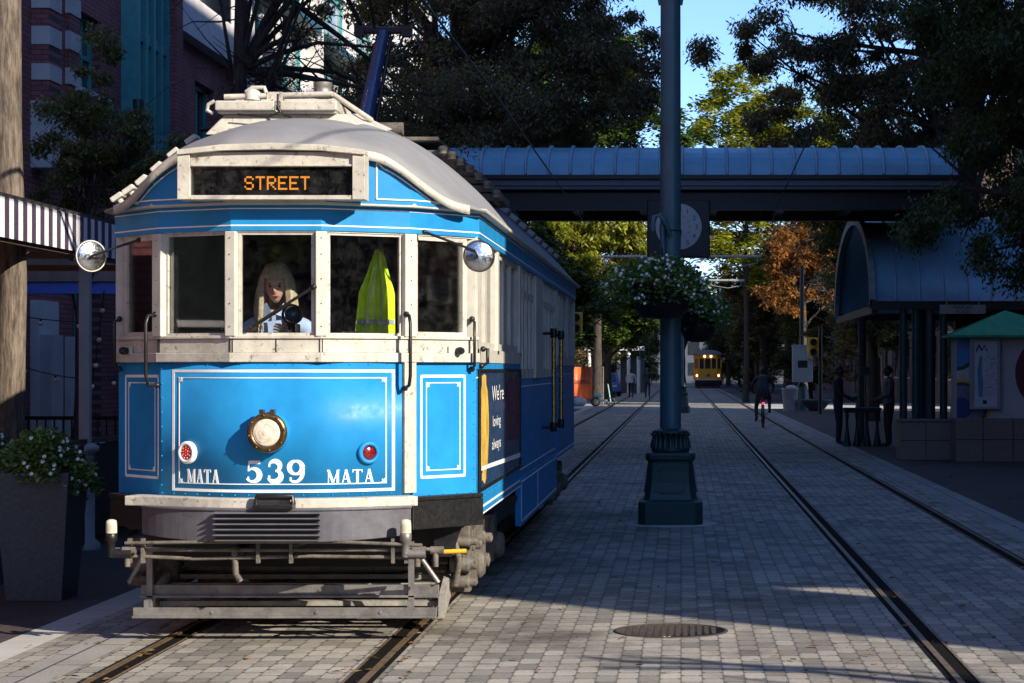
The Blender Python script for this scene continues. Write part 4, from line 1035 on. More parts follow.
ribbon(mb, vp, [(.35,.0),(.32,.36)], .10, 0, .004, 1); ribbon(mb, vp, [(-.55,.0),(-.2,.45)], .06, 0, .004, 1)
for z in (.10,): ribbon(mb, vp, [(-.98,z),(.98,z)], .03, 0, .005, 16)
mb.build('reflective_tape', m_tape, vs_)
mb = MB(); mb.tube([(.02,0,.54),(.02,0,.66)],.004,6); mb.build('hanger', m_blk, vs_)

# walkers, the pair at the shelter, the cyclist
Y = 124; 
person('walker in a white top far down the left sidewalk', (wx(631,Y), Y, 0), rad(180), stand(1.66, stride=.5, arm=(.6,.6)), [m_cwhite, m_cdark, m_blk, m_skind], s=.97)
Y = 122
person('walker in dark clothes far down beside the left track', (wx(647.5,Y), Y, 0), rad(0), stand(1.74, stride=.4), [m_cdark, m_cdark, m_blk, m_skind], s=1.0)
Y = 47.2
person('person in dark clothes and cap standing at the shelter bench', (wx(838,Y), Y, 0), rad(75), stand(1.74, armf=(.7,.5)), [m_cdark, m_cnavy, m_blk, m_skind], s=1.0, bulk=1.05)
person('person in a grey jacket standing by the shelter column', (wx(889,Y-1), Y-1, 0), rad(-80), stand(1.74, armf=(.5,.6)), [m_cgrey, m_cdark, m_blk, m_skind], s=1.0, bulk=1.15)
# bicycle and rider
Y = 61.0; bx_ = wx(763.5, Y)
bk = thing('bicycle', 'dark bicycle with a red rear light ridden between the right rails', 'bicycle', (bx_, Y, 0))
for v, nm in ((-.0,'wheel'),(1.05,'wheel')):
    mb = MB(); pts = [(0, v+.33*math.cos(2*math.pi*i/24), .335+.33*math.sin(2*math.pi*i/24)) for i in range(25)]; mb.tube(pts, .02, 8, caps=False)
    for i in range(12): a = math.pi*i/6; mb.tube([(0,v,.335),(0,v+.32*math.cos(a),.335+.32*math.sin(a))],.0025,4)
    mb.tube([(-.04,v,.335),(.04,v,.335)],.02,8); mb.build('wheel', m_blk, bk)
mb = MB()
for a,b in (((0,0,.335),(0,.43,.30)),((0,0,.335),(0,.30,.78)),((0,.43,.30),(0,.28,.88)),((0,.43,.30),(0,.93,.78)),((0,.30,.80),(0,.90,.86)),((0,.88,.92),(0,1.05,.335))): mb.tube([a,b],.018,8)
mb.build('frame', m_blk, bk)
mb = MB(); mb.ball((0,.26,.93),.08,.14,.035); mb.build('saddle', m_blk, bk)
mb = MB(); mb.tube([(-.28,.80,1.02),(-.1,.92,1.02),(.1,.92,1.02),(.28,.80,1.02)],.014,8); mb.tube([(0,.92,1.02),(0,.88,.9)],.014,8); mb.build('handlebar', m_blk, bk)
mb = MB(); mb.tube([(-.16,.43,.14),(.0,.43,.30),(.16,.43,.46)],.012,6); mb.lathe((.04,.43,.30),(1,0,0),[(.1,0),(.1,.008)],16); mb.build('pedals', m_steel, bk)
mb = MB(); mb.box(-.03,.03,.14,.17,.68,.74); mb.build('rear_light', emis('rear_light',(1,.02,.05),3), bk)
J = {'pelvis':(0,-.28,1.02),'belly':(0,-.33,1.15),'chest':(0,-.45,1.33),'neck0':(0,-.53,1.47),'neck':(0,-.57,1.54)}
for k, sd in (('l',-1),('r',1)):
    J['hip'+k]=(sd*.11,-.29,.99); up = .0 if k=='r' else .25
    J['knee'+k]=(sd*.19,-.56,.62+up); J['ank'+k]=(sd*.19,-.42,.24+up); J['toe'+k]=(sd*.21,-.56,.18+up)
    J['sho'+k]=(sd*.20,-.50,1.43); J['elb'+k]=(sd*.32,-.62,1.20); J['wri'+k]=(sd*.29,-.78,1.07); J['hand'+k]=(sd*.28,-.84,1.04)
person('cyclist in dark clothes riding away between the right rails', (bx_, Y, 0), rad(180), J, [m_cdark, m_cdark, m_blk, m_skind], bulk=1.2)

# ------------------------------------------------------------------ trees
def tree(name, label, cat, base, trunk_h, trunk_r, crown, leaf, bark, nleaf, lsize, seed=1, lean=(0,0), limbs=9, droop=0.0, clumps=60, group=None, sub=1.0, twigs=False, flat=0.45, lo=.55):
    """crown = list of (cx,cy,cz,rx,ry,rz) relative to base"""
    r = random.Random(seed); t = thing(name, label, cat, base, 0, group)
    mb = MB(); top = Vector((lean[0], lean[1], trunk_h)); pts = []; rs = []
    for i in range(7):
        q = i/6; pts.append(Vector((lean[0]*q**1.4 + r.uniform(-.04,.04)*(i>0), lean[1]*q**1.4, trunk_h*q))); rs.append(trunk_r*(1.35 if i == 0 else 1.0)*(1-.35*q))
    mb.tube(pts, rs, 14)
    cl = []
    for (cx,cy,cz,rx,ry,rz) in crown:
        n = max(3, int(clumps*(rx*ry*rz)/sum(c[3]*c[4]*c[5] for c in crown)))
        for _ in range(n):
            while True:
                p = Vector((r.uniform(-1,1),r.uniform(-1,1),r.uniform(-1,1)))
                if flat < p.length < 1.0 or (p.length < 1 and r.random() < .25): break
            k = 1 + r.uniform(-.15,.18)
            cl.append((Vector((cx+p.x*rx*k, cy+p.y*ry*k, cz+p.z*rz*k)), r.uniform(.5,1.15)))
    for i in range(limbs):                              # limbs reach into chosen clumps
        c = cl[r.randrange(len(cl))][0]; h = r.uniform(lo,1.0); o = pts[min(6,int(h*6))]
        m1 = o.lerp(c, .45) + Vector((r.uniform(-.2,.2), r.uniform(-.2,.2), r.uniform(.0,.3)))
        a = trunk_r*r.uniform(.28,.5)
        mb.tube([o, o.lerp(m1,.5)+Vector((0,0,.05)), m1, m1.lerp(c,.5)+Vector((r.uniform(-.1,.1),0,-.05)), c], [a, a*.85, a*.6, a*.4, a*.15], 7, caps=False)
        for _ in range(3 if not twigs else 9):
            q = r.uniform(.3,.95); s_ = o.lerp(m1, min(1,q*2)) if q < .5 else m1.lerp(c, q*2-1)
            e = s_ + Vector((r.uniform(-1,1), r.uniform(-1,1), r.uniform(-.5,.8)))*(.9 if not twigs else 1.0)
            mb.tube([s_, s_.lerp(e,.5)+Vector((0,0,r.uniform(-.08,.12))), e], [a*.3, a*.18, a*.06], 5, caps=False)
    mb.build('trunk', bark, t)
    if nleaf:
        V = []; F = []; size = min(c[3] for c in crown)*.28*sub
        wsum = sum(c[1] for c in cl)
        for c, w in cl:
            k = int(nleaf*w/wsum); sx = size*w
            for _ in range(k):
                while True:
                    q = Vector((r.gauss(0,.5), r.gauss(0,.5), r.gauss(0,.38)))
                    if q.length < 1.4: break
                p = c + Vector((q.x*sx*1.3, q.y*sx*1.3, q.z*sx - droop*r.random()*sx*1.2))
                a = r.uniform(0, 6.283); L = lsize*r.uniform(.6,1.4); W = L*r.uniform(.28,.5) if droop else L*r.uniform(.45,.75)
                d = Vector((math.cos(a), math.sin(a), r.uniform(-.7,.4) - droop*1.1)).normalized()
                s_ = d.cross(Vector((r.uniform(-.6,.6), r.uniform(-.6,.6), 1))).normalized()
                b = len(V); V += [tuple(p - s_*W*.12), tuple(p + d*L*.45 - s_*W*.5), tuple(p + d*L), tuple(p + d*L*.45 + s_*W*.5)]
                F.append((b,b+1,b+2,b+3))
        me = bpy.data.meshes.new('crown'); me.from_pydata(V, [], F); me.materials.append(leaf)
        o = bpy.data.objects.new('crown', me); COL.objects.link(o); o.parent = t
    return t
GR = 'street trees lining the tram tracks'
# left side
tree('street_tree','tall pale trunk beside the striped awning at the left edge of the photo','tree',(wx(9,18.4),18.4,0),7.5,.135,[(-.4,.3,8.2,2.2,2.2,1.6)],m_leaf_cg,m_barkl,9000,.14,11,limbs=8,droop=.5,clumps=40,lo=.93)
tree('small_tree','thin young tree with dark green feathery foliage in front of the striped brick building','tree',(-7.45,26.0,0),4.4,.055,[(.25,0,4.55,.75,.7,.85),(.95,.0,4.25,.65,.6,.55),(-.1,0,3.45,.5,.5,.45),(.2,0,5.6,.35,.35,.4)],m_leaf_s,m_bark,26000,.06,12,lean=(.25,0),limbs=22,droop=.6,clumps=80,sub=1.5,flat=.2)
tree('street_tree','bare dark trunk with sprawling branches between the brick and white buildings','tree',(wx(236,33),33,0),9.5,.14,[(1.6,1.0,6.3,1.9,1.5,1.1),(3.2,2,6.2,1.4,1.2,.9),(.6,0,8.7,2.0,1.6,1.2)],m_leaf_c,m_bark,26000,.065,13,lean=(.15,0),limbs=24,droop=.4,clumps=70,twigs=True,sub=.9)
tree('street_tree','big dark brown cypress behind the roof of the blue tram','tree',(-4.9,46.5,0),10,.25,[(1.3,0,8.4,3.1,2.8,2.0),(.0,-1,10.6,3.2,2.6,1.8),(2.6,.4,9.6,1.9,1.8,2.3),(-1.6,0,7.2,1.5,1.6,1.3),(1.7,-1,7.0,2.6,2.0,.8)],m_leaf_c,m_bark,150000,.11,14,limbs=30,droop=.7,clumps=260,sub=.85)
tree('street_tree','dark cypress beside the white building, left of the big one','tree',(-6.1,58,0),9,.2,[(.3,0,8.2,2.3,2.2,2.6)],m_leaf_cg,m_bark,30000,.13,15,limbs=18,droop=.7,clumps=90)
tree('street_tree','tall green sunlit tree left of the patch of blue sky','tree',(-3.9,99,0),17,.2,[(4.3,0,11.6,1.7,1.5,1.5),(3.0,0,12.4,1.6,1.5,2.2),(-1.2,0,14.5,3.3,3,4.8),(.3,0,10.5,2.2,2.2,3.2),(-2.4,0,9,2.4,2.5,3.0),(.9,0,14.4,1.6,1.6,2.6)],m_leaf_g,m_bark,60000,.26,16,limbs=24,clumps=260,sub=1.25,group=None)
tree('street_tree','bright yellow green tree under the left half of the blue canopy','tree',(-5.2,97,0),7,.2,[(0,0,7.6,1.9,1.9,1.7),(.6,-.5,5.8,1.3,1.3,1.3),(2.3,0,8.4,1.8,1.5,1.2),(3.6,0,7.4,1.5,1.3,1.2)],m_leaf_y,m_bark,20000,.26,17,limbs=14,droop=.6,clumps=120)
tree('street_tree','dark bushy tree above the two far walkers','tree',(-3.9,112,0),3.2,.28,[(0,0,5.2,2.4,2.6,2.4),(1.3,0,4.2,1.4,1.5,1.3),(-1.8,0,4.2,1.5,1.5,1.7)],m_leaf_g,m_bark,20000,.24,18,limbs=14,clumps=110)
tree('street_tree','dark leafy tree behind the orange banner','tree',(-5.0,86,0),3.4,.26,[(0,0,4.9,2.2,2,1.8),(1.5,0,4.0,1.2,1.2,1.1),(-1.2,0,3.6,1.3,1.2,1.1)],m_leaf_cg,m_bark,20000,.2,19,limbs=14,clumps=110)
tree('street_tree','dark tree farther left behind the rear of the blue tram','tree',(-6.3,70,0),4.5,.24,[(.2,0,6.2,2.0,2.2,3.0),(.9,0,3.4,1.0,1,1.0)],m_leaf_cg,m_bark,17000,.2,20,limbs=12,clumps=90)
# right side
tree('street_tree','nearest cypress on the right, hanging over the shelter roof','tree',(6.7,31.5,0),8,.26,[(-1.1,0,7.2,2.3,2.2,2.4),(-1.5,0,4.7,1.5,1.4,.9),(-2.5,.3,3.95,1.0,.9,.35),(-2.3,.2,3.45,.9,.8,.4),(-.8,0,3.9,1.0,1.1,.7)],m_leaf_cg,m_bark,150000,.085,21,limbs=34,droop=.8,clumps=240,sub=1.15,flat=.3)
tree('street_tree','dark cypress with a long bough reaching over the blue canopy','tree',(6.6,49,0),10.5,.25,[(-.8,0,8.7,2.7,2.4,1.9),(-3.3,0,8.6,1.9,1.6,1.0),(-1.2,0,11.0,3.2,2.4,1.6),(1.6,0,9.6,1.8,2,2.2),(-4.6,0,9.3,1.2,1.2,.8),(-5.7,0,9.1,1.0,.8,.55),(-4.4,0,7.4,1.3,1.1,.6)],m_leaf_c,m_bark,120000,.12,22,limbs=34,droop=.6,clumps=240,sub=1.15,flat=.3)
tree('street_tree','dark tree standing beyond the shelter arch','tree',(6.2,69,0),6,.22,[(.2,0,7.4,2.2,2.2,3.0),(-.9,0,9.6,1.8,1.8,1.8),(.4,0,3.8,1.7,1.6,1.1)],m_leaf_cg,m_bark,22000,.2,23,limbs=16,droop=.5,clumps=120)
tree('street_tree','sunlit rusty orange tree beside the shelter arch','tree',(5.5,96,0),7,.22,[(0,0,7.6,1.9,2,1.4),(-.7,0,5.6,1.2,1.3,1.4),(1.3,0,6.0,1.3,1.3,1.8)],m_leaf_o,m_bark,11000,.22,24,limbs=18,droop=.5,clumps=90,twigs=True)
tree('street_tree','sunlit yellow green tree seen above the middle of the blue canopy','tree',(3.3,108,0),13,.13,[(-.2,0,14.2,2.9,2.4,3.2),(2.6,0,13.6,2.6,2.2,2.8),(-.4,0,9.6,2.2,1.9,2.2),(-2.4,0,11.8,1.5,1.4,1.6),(-1.8,0,7.6,1.8,1.6,1.4),(-.4,0,6.6,1.7,1.3,1.0)],m_leaf_y,m_bark,40000,.24,25,limbs=18,clumps=220,sub=1.2)
tree('street_tree','dark tree to the right of the yellow tram','tree',(4.6,118,0),5,.26,[(0,0,6.2,2.2,2.4,2.8),(-.3,0,3.3,1.5,1.5,1.1)],m_leaf_c,m_bark,17000,.24,26,limbs=12,clumps=90)
tree('street_tree','dark low tree between the yellow tram and the cyclist','tree',(5.4,150,0),4,.26,[(0,0,5.4,2.0,2.4,3.0)],m_leaf_cg,m_bark,12000,.28,27,limbs=12,clumps=80)
tree('street_tree','far green tree left of the yellow tram','tree',(-3.4,165,0),6,.3,[(0,0,8.2,2.4,3,3.8)],m_leaf_g,m_bark,12000,.35,28,limbs=10,clumps=80)
tree('street_tree','far tree behind the yellow tram in the distance','tree',(.2,232,0),7,.3,[(0,0,9.4,3.4,3,2.6)],m_leaf_y,m_bark,8000,.42,29,limbs=10,clumps=60)
tree('street_tree','dark tree farthest along the right pavement','tree',(6.8,135,0),7,.26,[(0,0,9.2,2.8,2.6,4.5)],m_leaf_c,m_bark,14000,.3,30,limbs=12,clumps=80)
for i,(X,Y_,h,rx,lf) in enumerate(((-4.6,140,5.0,2.4,m_leaf_cg),(6.0,172,5.2,2.2,m_leaf_c),(4.6,205,5.4,2.4,m_leaf_cg),(-4.2,195,5.6,2.3,m_leaf_g),(7.2,84,4.6,1.8,m_leaf_c),(9.6,104,5.2,2.2,m_leaf_cg),(-7.4,84,5.5,1.8,m_leaf_cg))):
    tree('street_tree', ['far dark tree past the walkers on the left','far dark tree just right of the yellow tram roof','farthest dark tree on the right of the tracks','farthest green tree on the left of the tracks','dark tree above the grey control cabinet','dark tree right of the rusty orange tree','dark tree close behind the rear of the blue tram'][i],'tree',(X,Y_,0),4,.24,[(0,0,h+1.2,rx,rx,3.4),(-.5 if X>0 else .5,0,h-1.8,rx*.8,rx,1.5)],lf,m_bark,16000,.2,40+i,limbs=12,clumps=80)
for i,(X,Y_,lf) in enumerate(((-4.0,228,m_leaf_cg),(4.6,246,m_leaf_c),(6.6,240,m_leaf_cg),(5.5,160,m_leaf_cg),(6.6,176,m_leaf_c),(4.1,222,m_leaf_cg),(8.5,215,m_leaf_cg),(13,222,m_leaf_c),(-4.6,215,m_leaf_cg),(-8.5,205,m_leaf_c),(-7.5,150,m_leaf_cg),(-7.6,128,m_leaf_c),(7.4,122,m_leaf_cg))):
    tree('bushy_tree', 'low dense dark tree closing the right side of the far street' if X > 0 else 'low dense dark tree closing the left side of the far street','tree',(X,Y_,0),3,.16,[(0,0,2.7,1.9,1.8,2.4),(0,0,6.4,2.4,2.2,2.8)],lf,m_bark,15000,.24,70+i,limbs=8,clumps=80,group='low dense trees far down the '+('right' if X>0 else 'left')+' side',sub=1.3)
tree('street_tree','dark tree rising behind the shelter roof at the right','tree',(9.4,72,0),6,.2,[(0,0,8.2,2.4,2,2.6),(-.8,0,5.6,1.8,1.6,1.2)],m_leaf_cg,m_bark,26000,.18,90,limbs=14,droop=.5,clumps=120,sub=1.2)
# tree out of frame that throws the branch shadows on the paving
tree('bare_tree','bare young tree beside the foreground at the right','tree',(7.7,5.6,0),4.2,.11,[(-.6,.2,4.6,1.5,.5,.35)],m_leaf_g,m_bark,0,.1,31,limbs=7,clumps=20)

t0 = tree('street_tree','leafy tree behind the photographer','tree',(-6,-16,0),6,.22,[(0,0,6.5,2.8,2.8,2.6),(.5,0,3.6,1.8,1.8,1.2)],m_leaf_g,m_bark,14000,.22,60,limbs=12,clumps=80)
for X_,Y_,lb in ((-11,-24,'leafy tree behind the photographer, farthest left'),(-1.5,-27,'leafy tree behind the photographer in the middle'),(5,-30,'leafy tree behind the photographer, right of the middle')):
    t1 = copy_tree(t0); t1.location=(X_,Y_,0); t1.rotation_euler=(0,0,X_); t1['label']=lb

bt = bpy.data.objects['bare_tree']; bb = bt.location
for pts, r0 in (([(7.7,5.6,3.9),(7.75,5.8,4.3),(7.5,5.96,4.6),(7.0,6.03,4.63),(6.34,6.09,4.6)],.08),([(7.7,5.6,4.0),(8.3,5.6,4.6),(8.0,5.78,4.76),(7.4,5.98,4.78),(6.7,6.15,4.75),(6.5,6.3,4.8)],.07),([(7.4,5.96,4.6),(7.1,6.2,4.8),(6.8,6.25,4.85)],.045)):
    mb = MB(); n_ = len(pts); mb.tube([Vector(p)-bb for p in pts], [r0*(1-.55*i/(n_-1)) for i in range(n_)], 8); mb.build('branch', m_bark, bt)
# ------------------------------------------------------------------ centre poles
def pole(y, label, arms_z=6.05, span=3.1, grp='tall teal poles between the tracks'):
    t = thing('tram_pole', label, 'pole', (wx(670.5,23.3) if y < 40 else 0, y, 0), 0, grp)
    def ring(hw, ch, z): return [(-hw+ch,-hw,z),(hw-ch,-hw,z),(hw,-hw+ch,z),(hw,hw-ch,z),(hw-ch,hw,z),(-hw+ch,hw,z),(-hw,hw-ch,z),(-hw,-hw+ch,z)]
    L = [(.352,.08,.0),(.352,.08,.245),(.345,.08,.255),(.30,.07,.275),(.29,.065,.29),(.275,.06,.36),(.258,.055,.46),(.247,.05,.58),(.245,.05,.68),(.25,.05,.70),(.27,.055,.715),(.275,.055,.76),(.26,.055,.785),(.22,.05,.79)]
    mb = MB(); vs = [p for l in L for p in ring(*l)]; k = len(L)
    mb.add(vs, [(i*8+j,i*8+(j+1)%8,(i+1)*8+(j+1)%8,(i+1)*8+j) for i in range(k-1) for j in range(8)] + [tuple(range((k-1)*8,k*8))])
    b = mb.build('base', m_tealb, t, bevel=.004)
    mb = MB()
    for rz in range(4):
        Q = Matrix.Rotation(rz*math.pi/2,3,'Z')
        fr = [(-.13,.36),(.13,.36),(.13,.38),(.16,.38),(.155,.62),(.125,.62),(.125,.65),(-.125,.65),(-.125,.62),(-.155,.62),(-.16,.38),(-.13,.38),(-.13,.36)]
        def fq(a, z, tt, Q=Q):
            return Q @ Vector((a, -(.278 - (z-.34)*.10 + .006*math.cos((z-.3)*8)) - tt, z))
        ribbon(mb, fq, fr, .014, -.01, .010, 1)
    mb.build('base_moulding', m_tealb, b)
    mb = MB(); mb.lathe((0,0,.79),(0,0,1),[(.20,0),(.215,.02),(.20,.05),(.165,.19),(.20,.20),(.205,.225),(.175,.24),(.12,.26)],28)
    for i in range(20):
        a = 2*math.pi*i/20; c, s_ = math.cos(a), math.sin(a)
        mb.tube([(c*.198,s_*.198,.83),(c*.19,s_*.19,.9),(c*.185,s_*.185,.96),(c*.21,s_*.21,.995)],[.028,.024,.014,.018],6)
    mb.build('leaf_collar', m_tealb, t)
    mb = MB(); mb.tube([(0,0,1.0),(0,0,3.6),(0,0,7.2)],[.116,.114,.108],28); mb.ball((0,0,7.25),.13,n=16); mb.build('shaft', m_teal, t)
    mb = MB()
    for s in (-1,1):
        mb.tube([(s*.1,0,arms_z),(s*span,0,arms_z)],.055,10)
        mb.tube([(s*.11,0,arms_z-.75),(s*.16,0,arms_z-.45),(s*.5,0,arms_z-.16),(s*1.0,0,arms_z-.06)],.022,8)
        mb.tube([(s*.12,0,arms_z-.50),(s*.2,0,arms_z-.52),(s*.22,0,arms_z-.40),(s*.16,0,arms_z-.36)],.018,8)
        mb.tube([(s*(span-.15),0,arms_z),(s*(span-.15),0,arms_z-.25),(s*(span-.8),0,arms_z-.38),(s*(span-1.6),0,arms_z-.25),(s*(span-1.6),0,arms_z)],.016,6)
    mb.build('bracket_arm', m_grey if y > 40 else m_teal, t)
    return t
p1 = pole(23.3, 'tall teal tram pole in front with flower baskets and a panelled cast base', 6.45)
for y, lb in ((82,'second teal pole, seen just behind the front one'),(104,'third pole down the tracks with white arms'),(128,'fourth pole down the tracks with white arms'),(152,'fifth pole down the tracks, near the yellow tram')):
    pole(y, lb)
mb = MB(); mb.lathe((wx(670.5,23.3),23.3,0),(0,0,1),[(.52,.0),(.52,.006),(.50,.010),(.01,.011)],32); struct(mb,'pole_footing',m_conc,'round concrete footing under the front pole')
PX = wx(670.5, 23.3)
mb = MB()
for z in (2.5, 3.22): mb.tube([(.122*math.cos(2*math.pi*i/24),.122*math.sin(2*math.pi*i/24),z) for i in range(25)],.007,6,caps=False)
mb.build('band_clamp', m_blk, p1)
mb = MB(); mb.tube([(0,-.12,3.15),(-.05,-.17,3.28),(-.11,-.2,3.38),(-.17,-.22,3.36),(-.19,-.23,3.27),(-.185,-.23,3.2)],.026,8); mb.tube([(-.09,-.13,3.26),(-.07,-.125,2.7)],.03,8); mb.build('basket_hook', m_teal, p1)
def basket(x, y, z, label, seed, n=2600, sc_=1.0):
    r = random.Random(seed); t = thing('flower_basket', label, 'basket', (x,y,z), 0, 'hanging flower baskets on the front pole')
    mb = MB(); mb.lathe((0,0,0),(0,0,1),[(.10*sc_,-.22),(.20*sc_,-.20),(.26*sc_,-.10),(.29*sc_,.10),(.33*sc_,.12),(.33*sc_,.15),(.27*sc_,.15)],28); mb.build('bowl', m_blk, t)
    mb = MB(); mb.tube([(0,0,.15),(0,0,.45),(.0,.1,.55)],.02,8); mb.build('bracket', m_blk, t)
    V = []; F = []; fl = MB()
    for i in range(n):
        a = r.uniform(0,6.283); q = r.random()**.6; rr = q*.52*sc_*(1+.18*math.sin(a*3+seed)); top = .20 + .17*(1-q*q)*sc_
        z_ = top*r.uniform(.3,1) - (q**3)*r.uniform(.0,.24)
        p = Vector((math.cos(a)*rr, math.sin(a)*rr*.8, z_+.05+r.gauss(0,.03)))
        if i % 17 == 0:
            fl.lathe(p + Vector((0,-.02,.02)), (r.uniform(-.5,.5),-1,r.uniform(0,.8)), [(.001,.006),(.011,.002),(.018,.008),(.009,.0)], 6); continue
        L = r.uniform(.03,.07); d = Vector((r.uniform(-1,1),r.uniform(-1,1),r.uniform(-.6,.7))).normalized(); s_ = d.cross(Vector((r.uniform(-1,1),r.uniform(-1,1),1))).normalized()*L*.35
        b = len(V); V += [tuple(p), tuple(p+d*L*.5-s_), tuple(p+d*L), tuple(p+d*L*.5+s_)]; F.append((b,b+1,b+2,b+3))
    me = bpy.data.meshes.new('foliage'); me.from_pydata(V,[],F); me.materials.append(m_leaf_p); o = bpy.data.objects.new('foliage', me); COL.objects.link(o); o.parent = t
    fl.build('flowers', m_flower, t)['kind'] = 'stuff'
basket(PX-.10, 22.88, 2.46, 'hanging basket of white flowers in a black bowl, left of the front pole', 5, 5200, 1.12)
basket(PX+.30, 23.75, 2.22, 'hanging basket of white flowers, right of and behind the front pole', 6, 2200, .72)

# ------------------------------------------------------------------ canopy over the tracks
cp = thing('canopy', 'blue ribbed metal canopy spanning over both tram tracks', 'canopy', (0,41,0))
mb = MB(); x0, x1 = -6.3, 5.12; prof = []
for i in range(15):
    a = math.pi*i/14; prof.append((41 - 1.75*math.cos(a), 5.29 + .66*math.sin(a)**.8 if 0 < i < 14 else 5.29))
vs = [(x0,y-41,z) for y,z in prof] + [(x1,y-41,z) for y,z in prof]; n = len(prof)
mb.add(vs, [(i,i+1,n+i+1,n+i) for i in range(n-1)] + [tuple(range(n)), tuple(range(n,2*n))[::-1]], 0, False)
rf = mb.build('roof', m_canopy, cp)
mb = MB(); x = x0+.1
while x < x1:
    mb.tube([(x,y-41,z+.02) for y,z in prof], .03, 6); x += .415
mb.build('standing_seams', m_seam, rf)
mb = MB(); mb.box(x0-.05,x1+.05,-1.85,1.85,5.20,5.29); mb.build('eave_gutter', m_blk, cp, bevel=.01)
mb = MB(); mb.box(x0,x1,-1.80,1.80,5.02,5.20); mb.box(x0,x1,-1.84,-1.80,5.09,5.12); mb.build('fascia', m_canfas, cp, bevel=.005)
mb = MB()
for i in range(2): mb.box(x0,x1,-1.6+i*2.9,-1.35+i*2.9,4.66,5.02)
for k in range(9): mb.box(x0+.3+k*1.3,x0+.5+k*1.3,-1.35,1.3,4.75,5.02)
mb.box(x0,x1,-1.6,1.6,4.98,5.02); mb.build('beam', m_blk, cp)
for x, y in ((-6.1,-1.4),(-6.1,1.4),(4.75,.9),(4.75,1.5)):
    if 1:
        mb = MB(); mb.tube([(x,y,0),(x,y,4.7)],.13,14); mb.lathe((x,y,0),(0,0,1),[(.28,0),(.28,.3),(.18,.4),(.15,.5)],16); mb.build('column', m_tealb, cp)
ck = thing('clock', 'white faced clock in a black square case hung under the canopy', 'clock', (-.045, 39.35, 4.34))
mb = MB(); mb.box(-.585,.585,0,.5,-.56,.50); mb.box(-.5,.5,.1,.4,.5,.70); mb.build('case', m_blk, ck, bevel=.02)
mb = MB(); mb.lathe((0,0,0),(0,-1,0),[(.43,0),(.43,.01),(.42,.012),(.001,.012)],48); mb.build('dial', M('clock_dial',(.42,.42,.42),.5,0,.05), ck)
mb = MB()
for h in range(1,13):
    a = rad(90-30*h); textmesh(mb, str(h), lambda p,q,t: (p,-t,q), .335*math.cos(a), .335*math.sin(a)-.045, .125, .0135)
    textmesh(mb, str(h+12), lambda p,q,t: (p,-t,q), .205*math.cos(a), .205*math.sin(a)-.02, .055, .0135)
mb.build('numerals', m_dark, ck)
for nm, a, L, w in (('minute_hand',rad(-94),.30,.022),('hour_hand',rad(-78),.2,.032)):
    mb = MB(); d = Vector((math.cos(a),0,math.sin(a))); nn = Vector((-d.z,0,d.x))*w
    mb.prism([(-.05,-w),(L*.7,-w),(L,0),(L*.7,w),(-.05,w)], lambda p,q,t,d=d,nn=nn,w=w: d*p+nn*(q/w)+Vector((0,-.016-t,0)), 0, .006); mb.build(nm, m_dark, ck)
# ------------------------------------------------------------------ shelter on the right
sh = thing('tram_shelter', 'dark tram stop shelter with an arched blue metal roof on the right', 'shelter', (3.6,44.6,0))
pr_ = [( -4.65*math.cos(math.pi*i/24), 2.98 + 1.85*math.sin(math.pi*i/24)**.92 if 0<i<24 else 2.98) for i in range(25)]
mb = MB(); n = 25; vs = [(0,y,z) for y,z in pr_] + [(6.6,y,z) for y,z in pr_] + [(0,y*.975,z-.1) for y,z in pr_] + [(6.6,y*.975,z-.1) for y,z in pr_]
mb.add(vs, [(i,i+1,n+i+1,n+i) for i in range(n-1)] + [(2*n+i,3*n+i,3*n+i+1,2*n+i+1) for i in range(n-1)] + [(i,2*n+i,2*n+i+1,i+1) for i in range(n-1)] + [(n+i,n+i+1,3*n+i+1,3*n+i) for i in range(n-1)], 0, True)
rf = mb.build('roof', m_canopy, sh)
mb = MB(); x = .45
while x < 6.6:
    mb.tube([(x,y,z+.01) for y,z in pr_],.022,6); x += .45
mb.build('standing_seams', m_seam, rf)
mb = MB()
mb.add([p for (y,z) in pr_ for p in ((-.04,y*1.012,z+.03),(.06,y*1.012,z+.03),(.06,y*.955,z-.13),(-.04,y*.955,z-.13))], [(i*4+q,i*4+(q+1)%4,(i+1)*4+(q+1)%4,(i+1)*4+q) for i in range(24) for q in range(4)]); mb.build('arch_trim', M('weathered_arch_trim',(.16,.20,.20),.6,0,.3), sh)
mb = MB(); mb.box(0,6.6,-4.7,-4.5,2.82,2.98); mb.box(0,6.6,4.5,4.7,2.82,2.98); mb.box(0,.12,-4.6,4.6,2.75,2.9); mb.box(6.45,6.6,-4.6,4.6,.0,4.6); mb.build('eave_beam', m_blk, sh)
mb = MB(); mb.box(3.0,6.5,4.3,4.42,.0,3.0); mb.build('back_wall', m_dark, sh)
xs = [.60,.84,1.10,1.36,4.4,5.4,6.4]
for x in xs:
    mb = MB(); mb.tube([(x,-4.55,.72 if x < 1.5 else 0),(x,-4.55,2.85)],.075,12); mb.build('column', m_tealb, sh)
for x in (.6,2.2,3.8,5.4):
    mb = MB(); mb.tube([(x,4.5,0),(x,4.5,2.85)],.09,12); mb.build('column', m_tealb, sh)
for (a,b,h) in ((.50,1.46,.72),):
    mb = MB(); mb.box(a,b,-5.0,-4.2,0,h); mb.box(a-.03,b+.03,-5.03,-4.17,h,h+.04); mb.build('granite_plinth', m_granite, sh, bevel=.01)
mb = MB(); mb.box(.51,1.45,-5.004,-4.99,.36,.372); mb.box(.97,.98,-5.004,-4.99,0,.7); mb.build('plinth_joint', m_dark, sh)
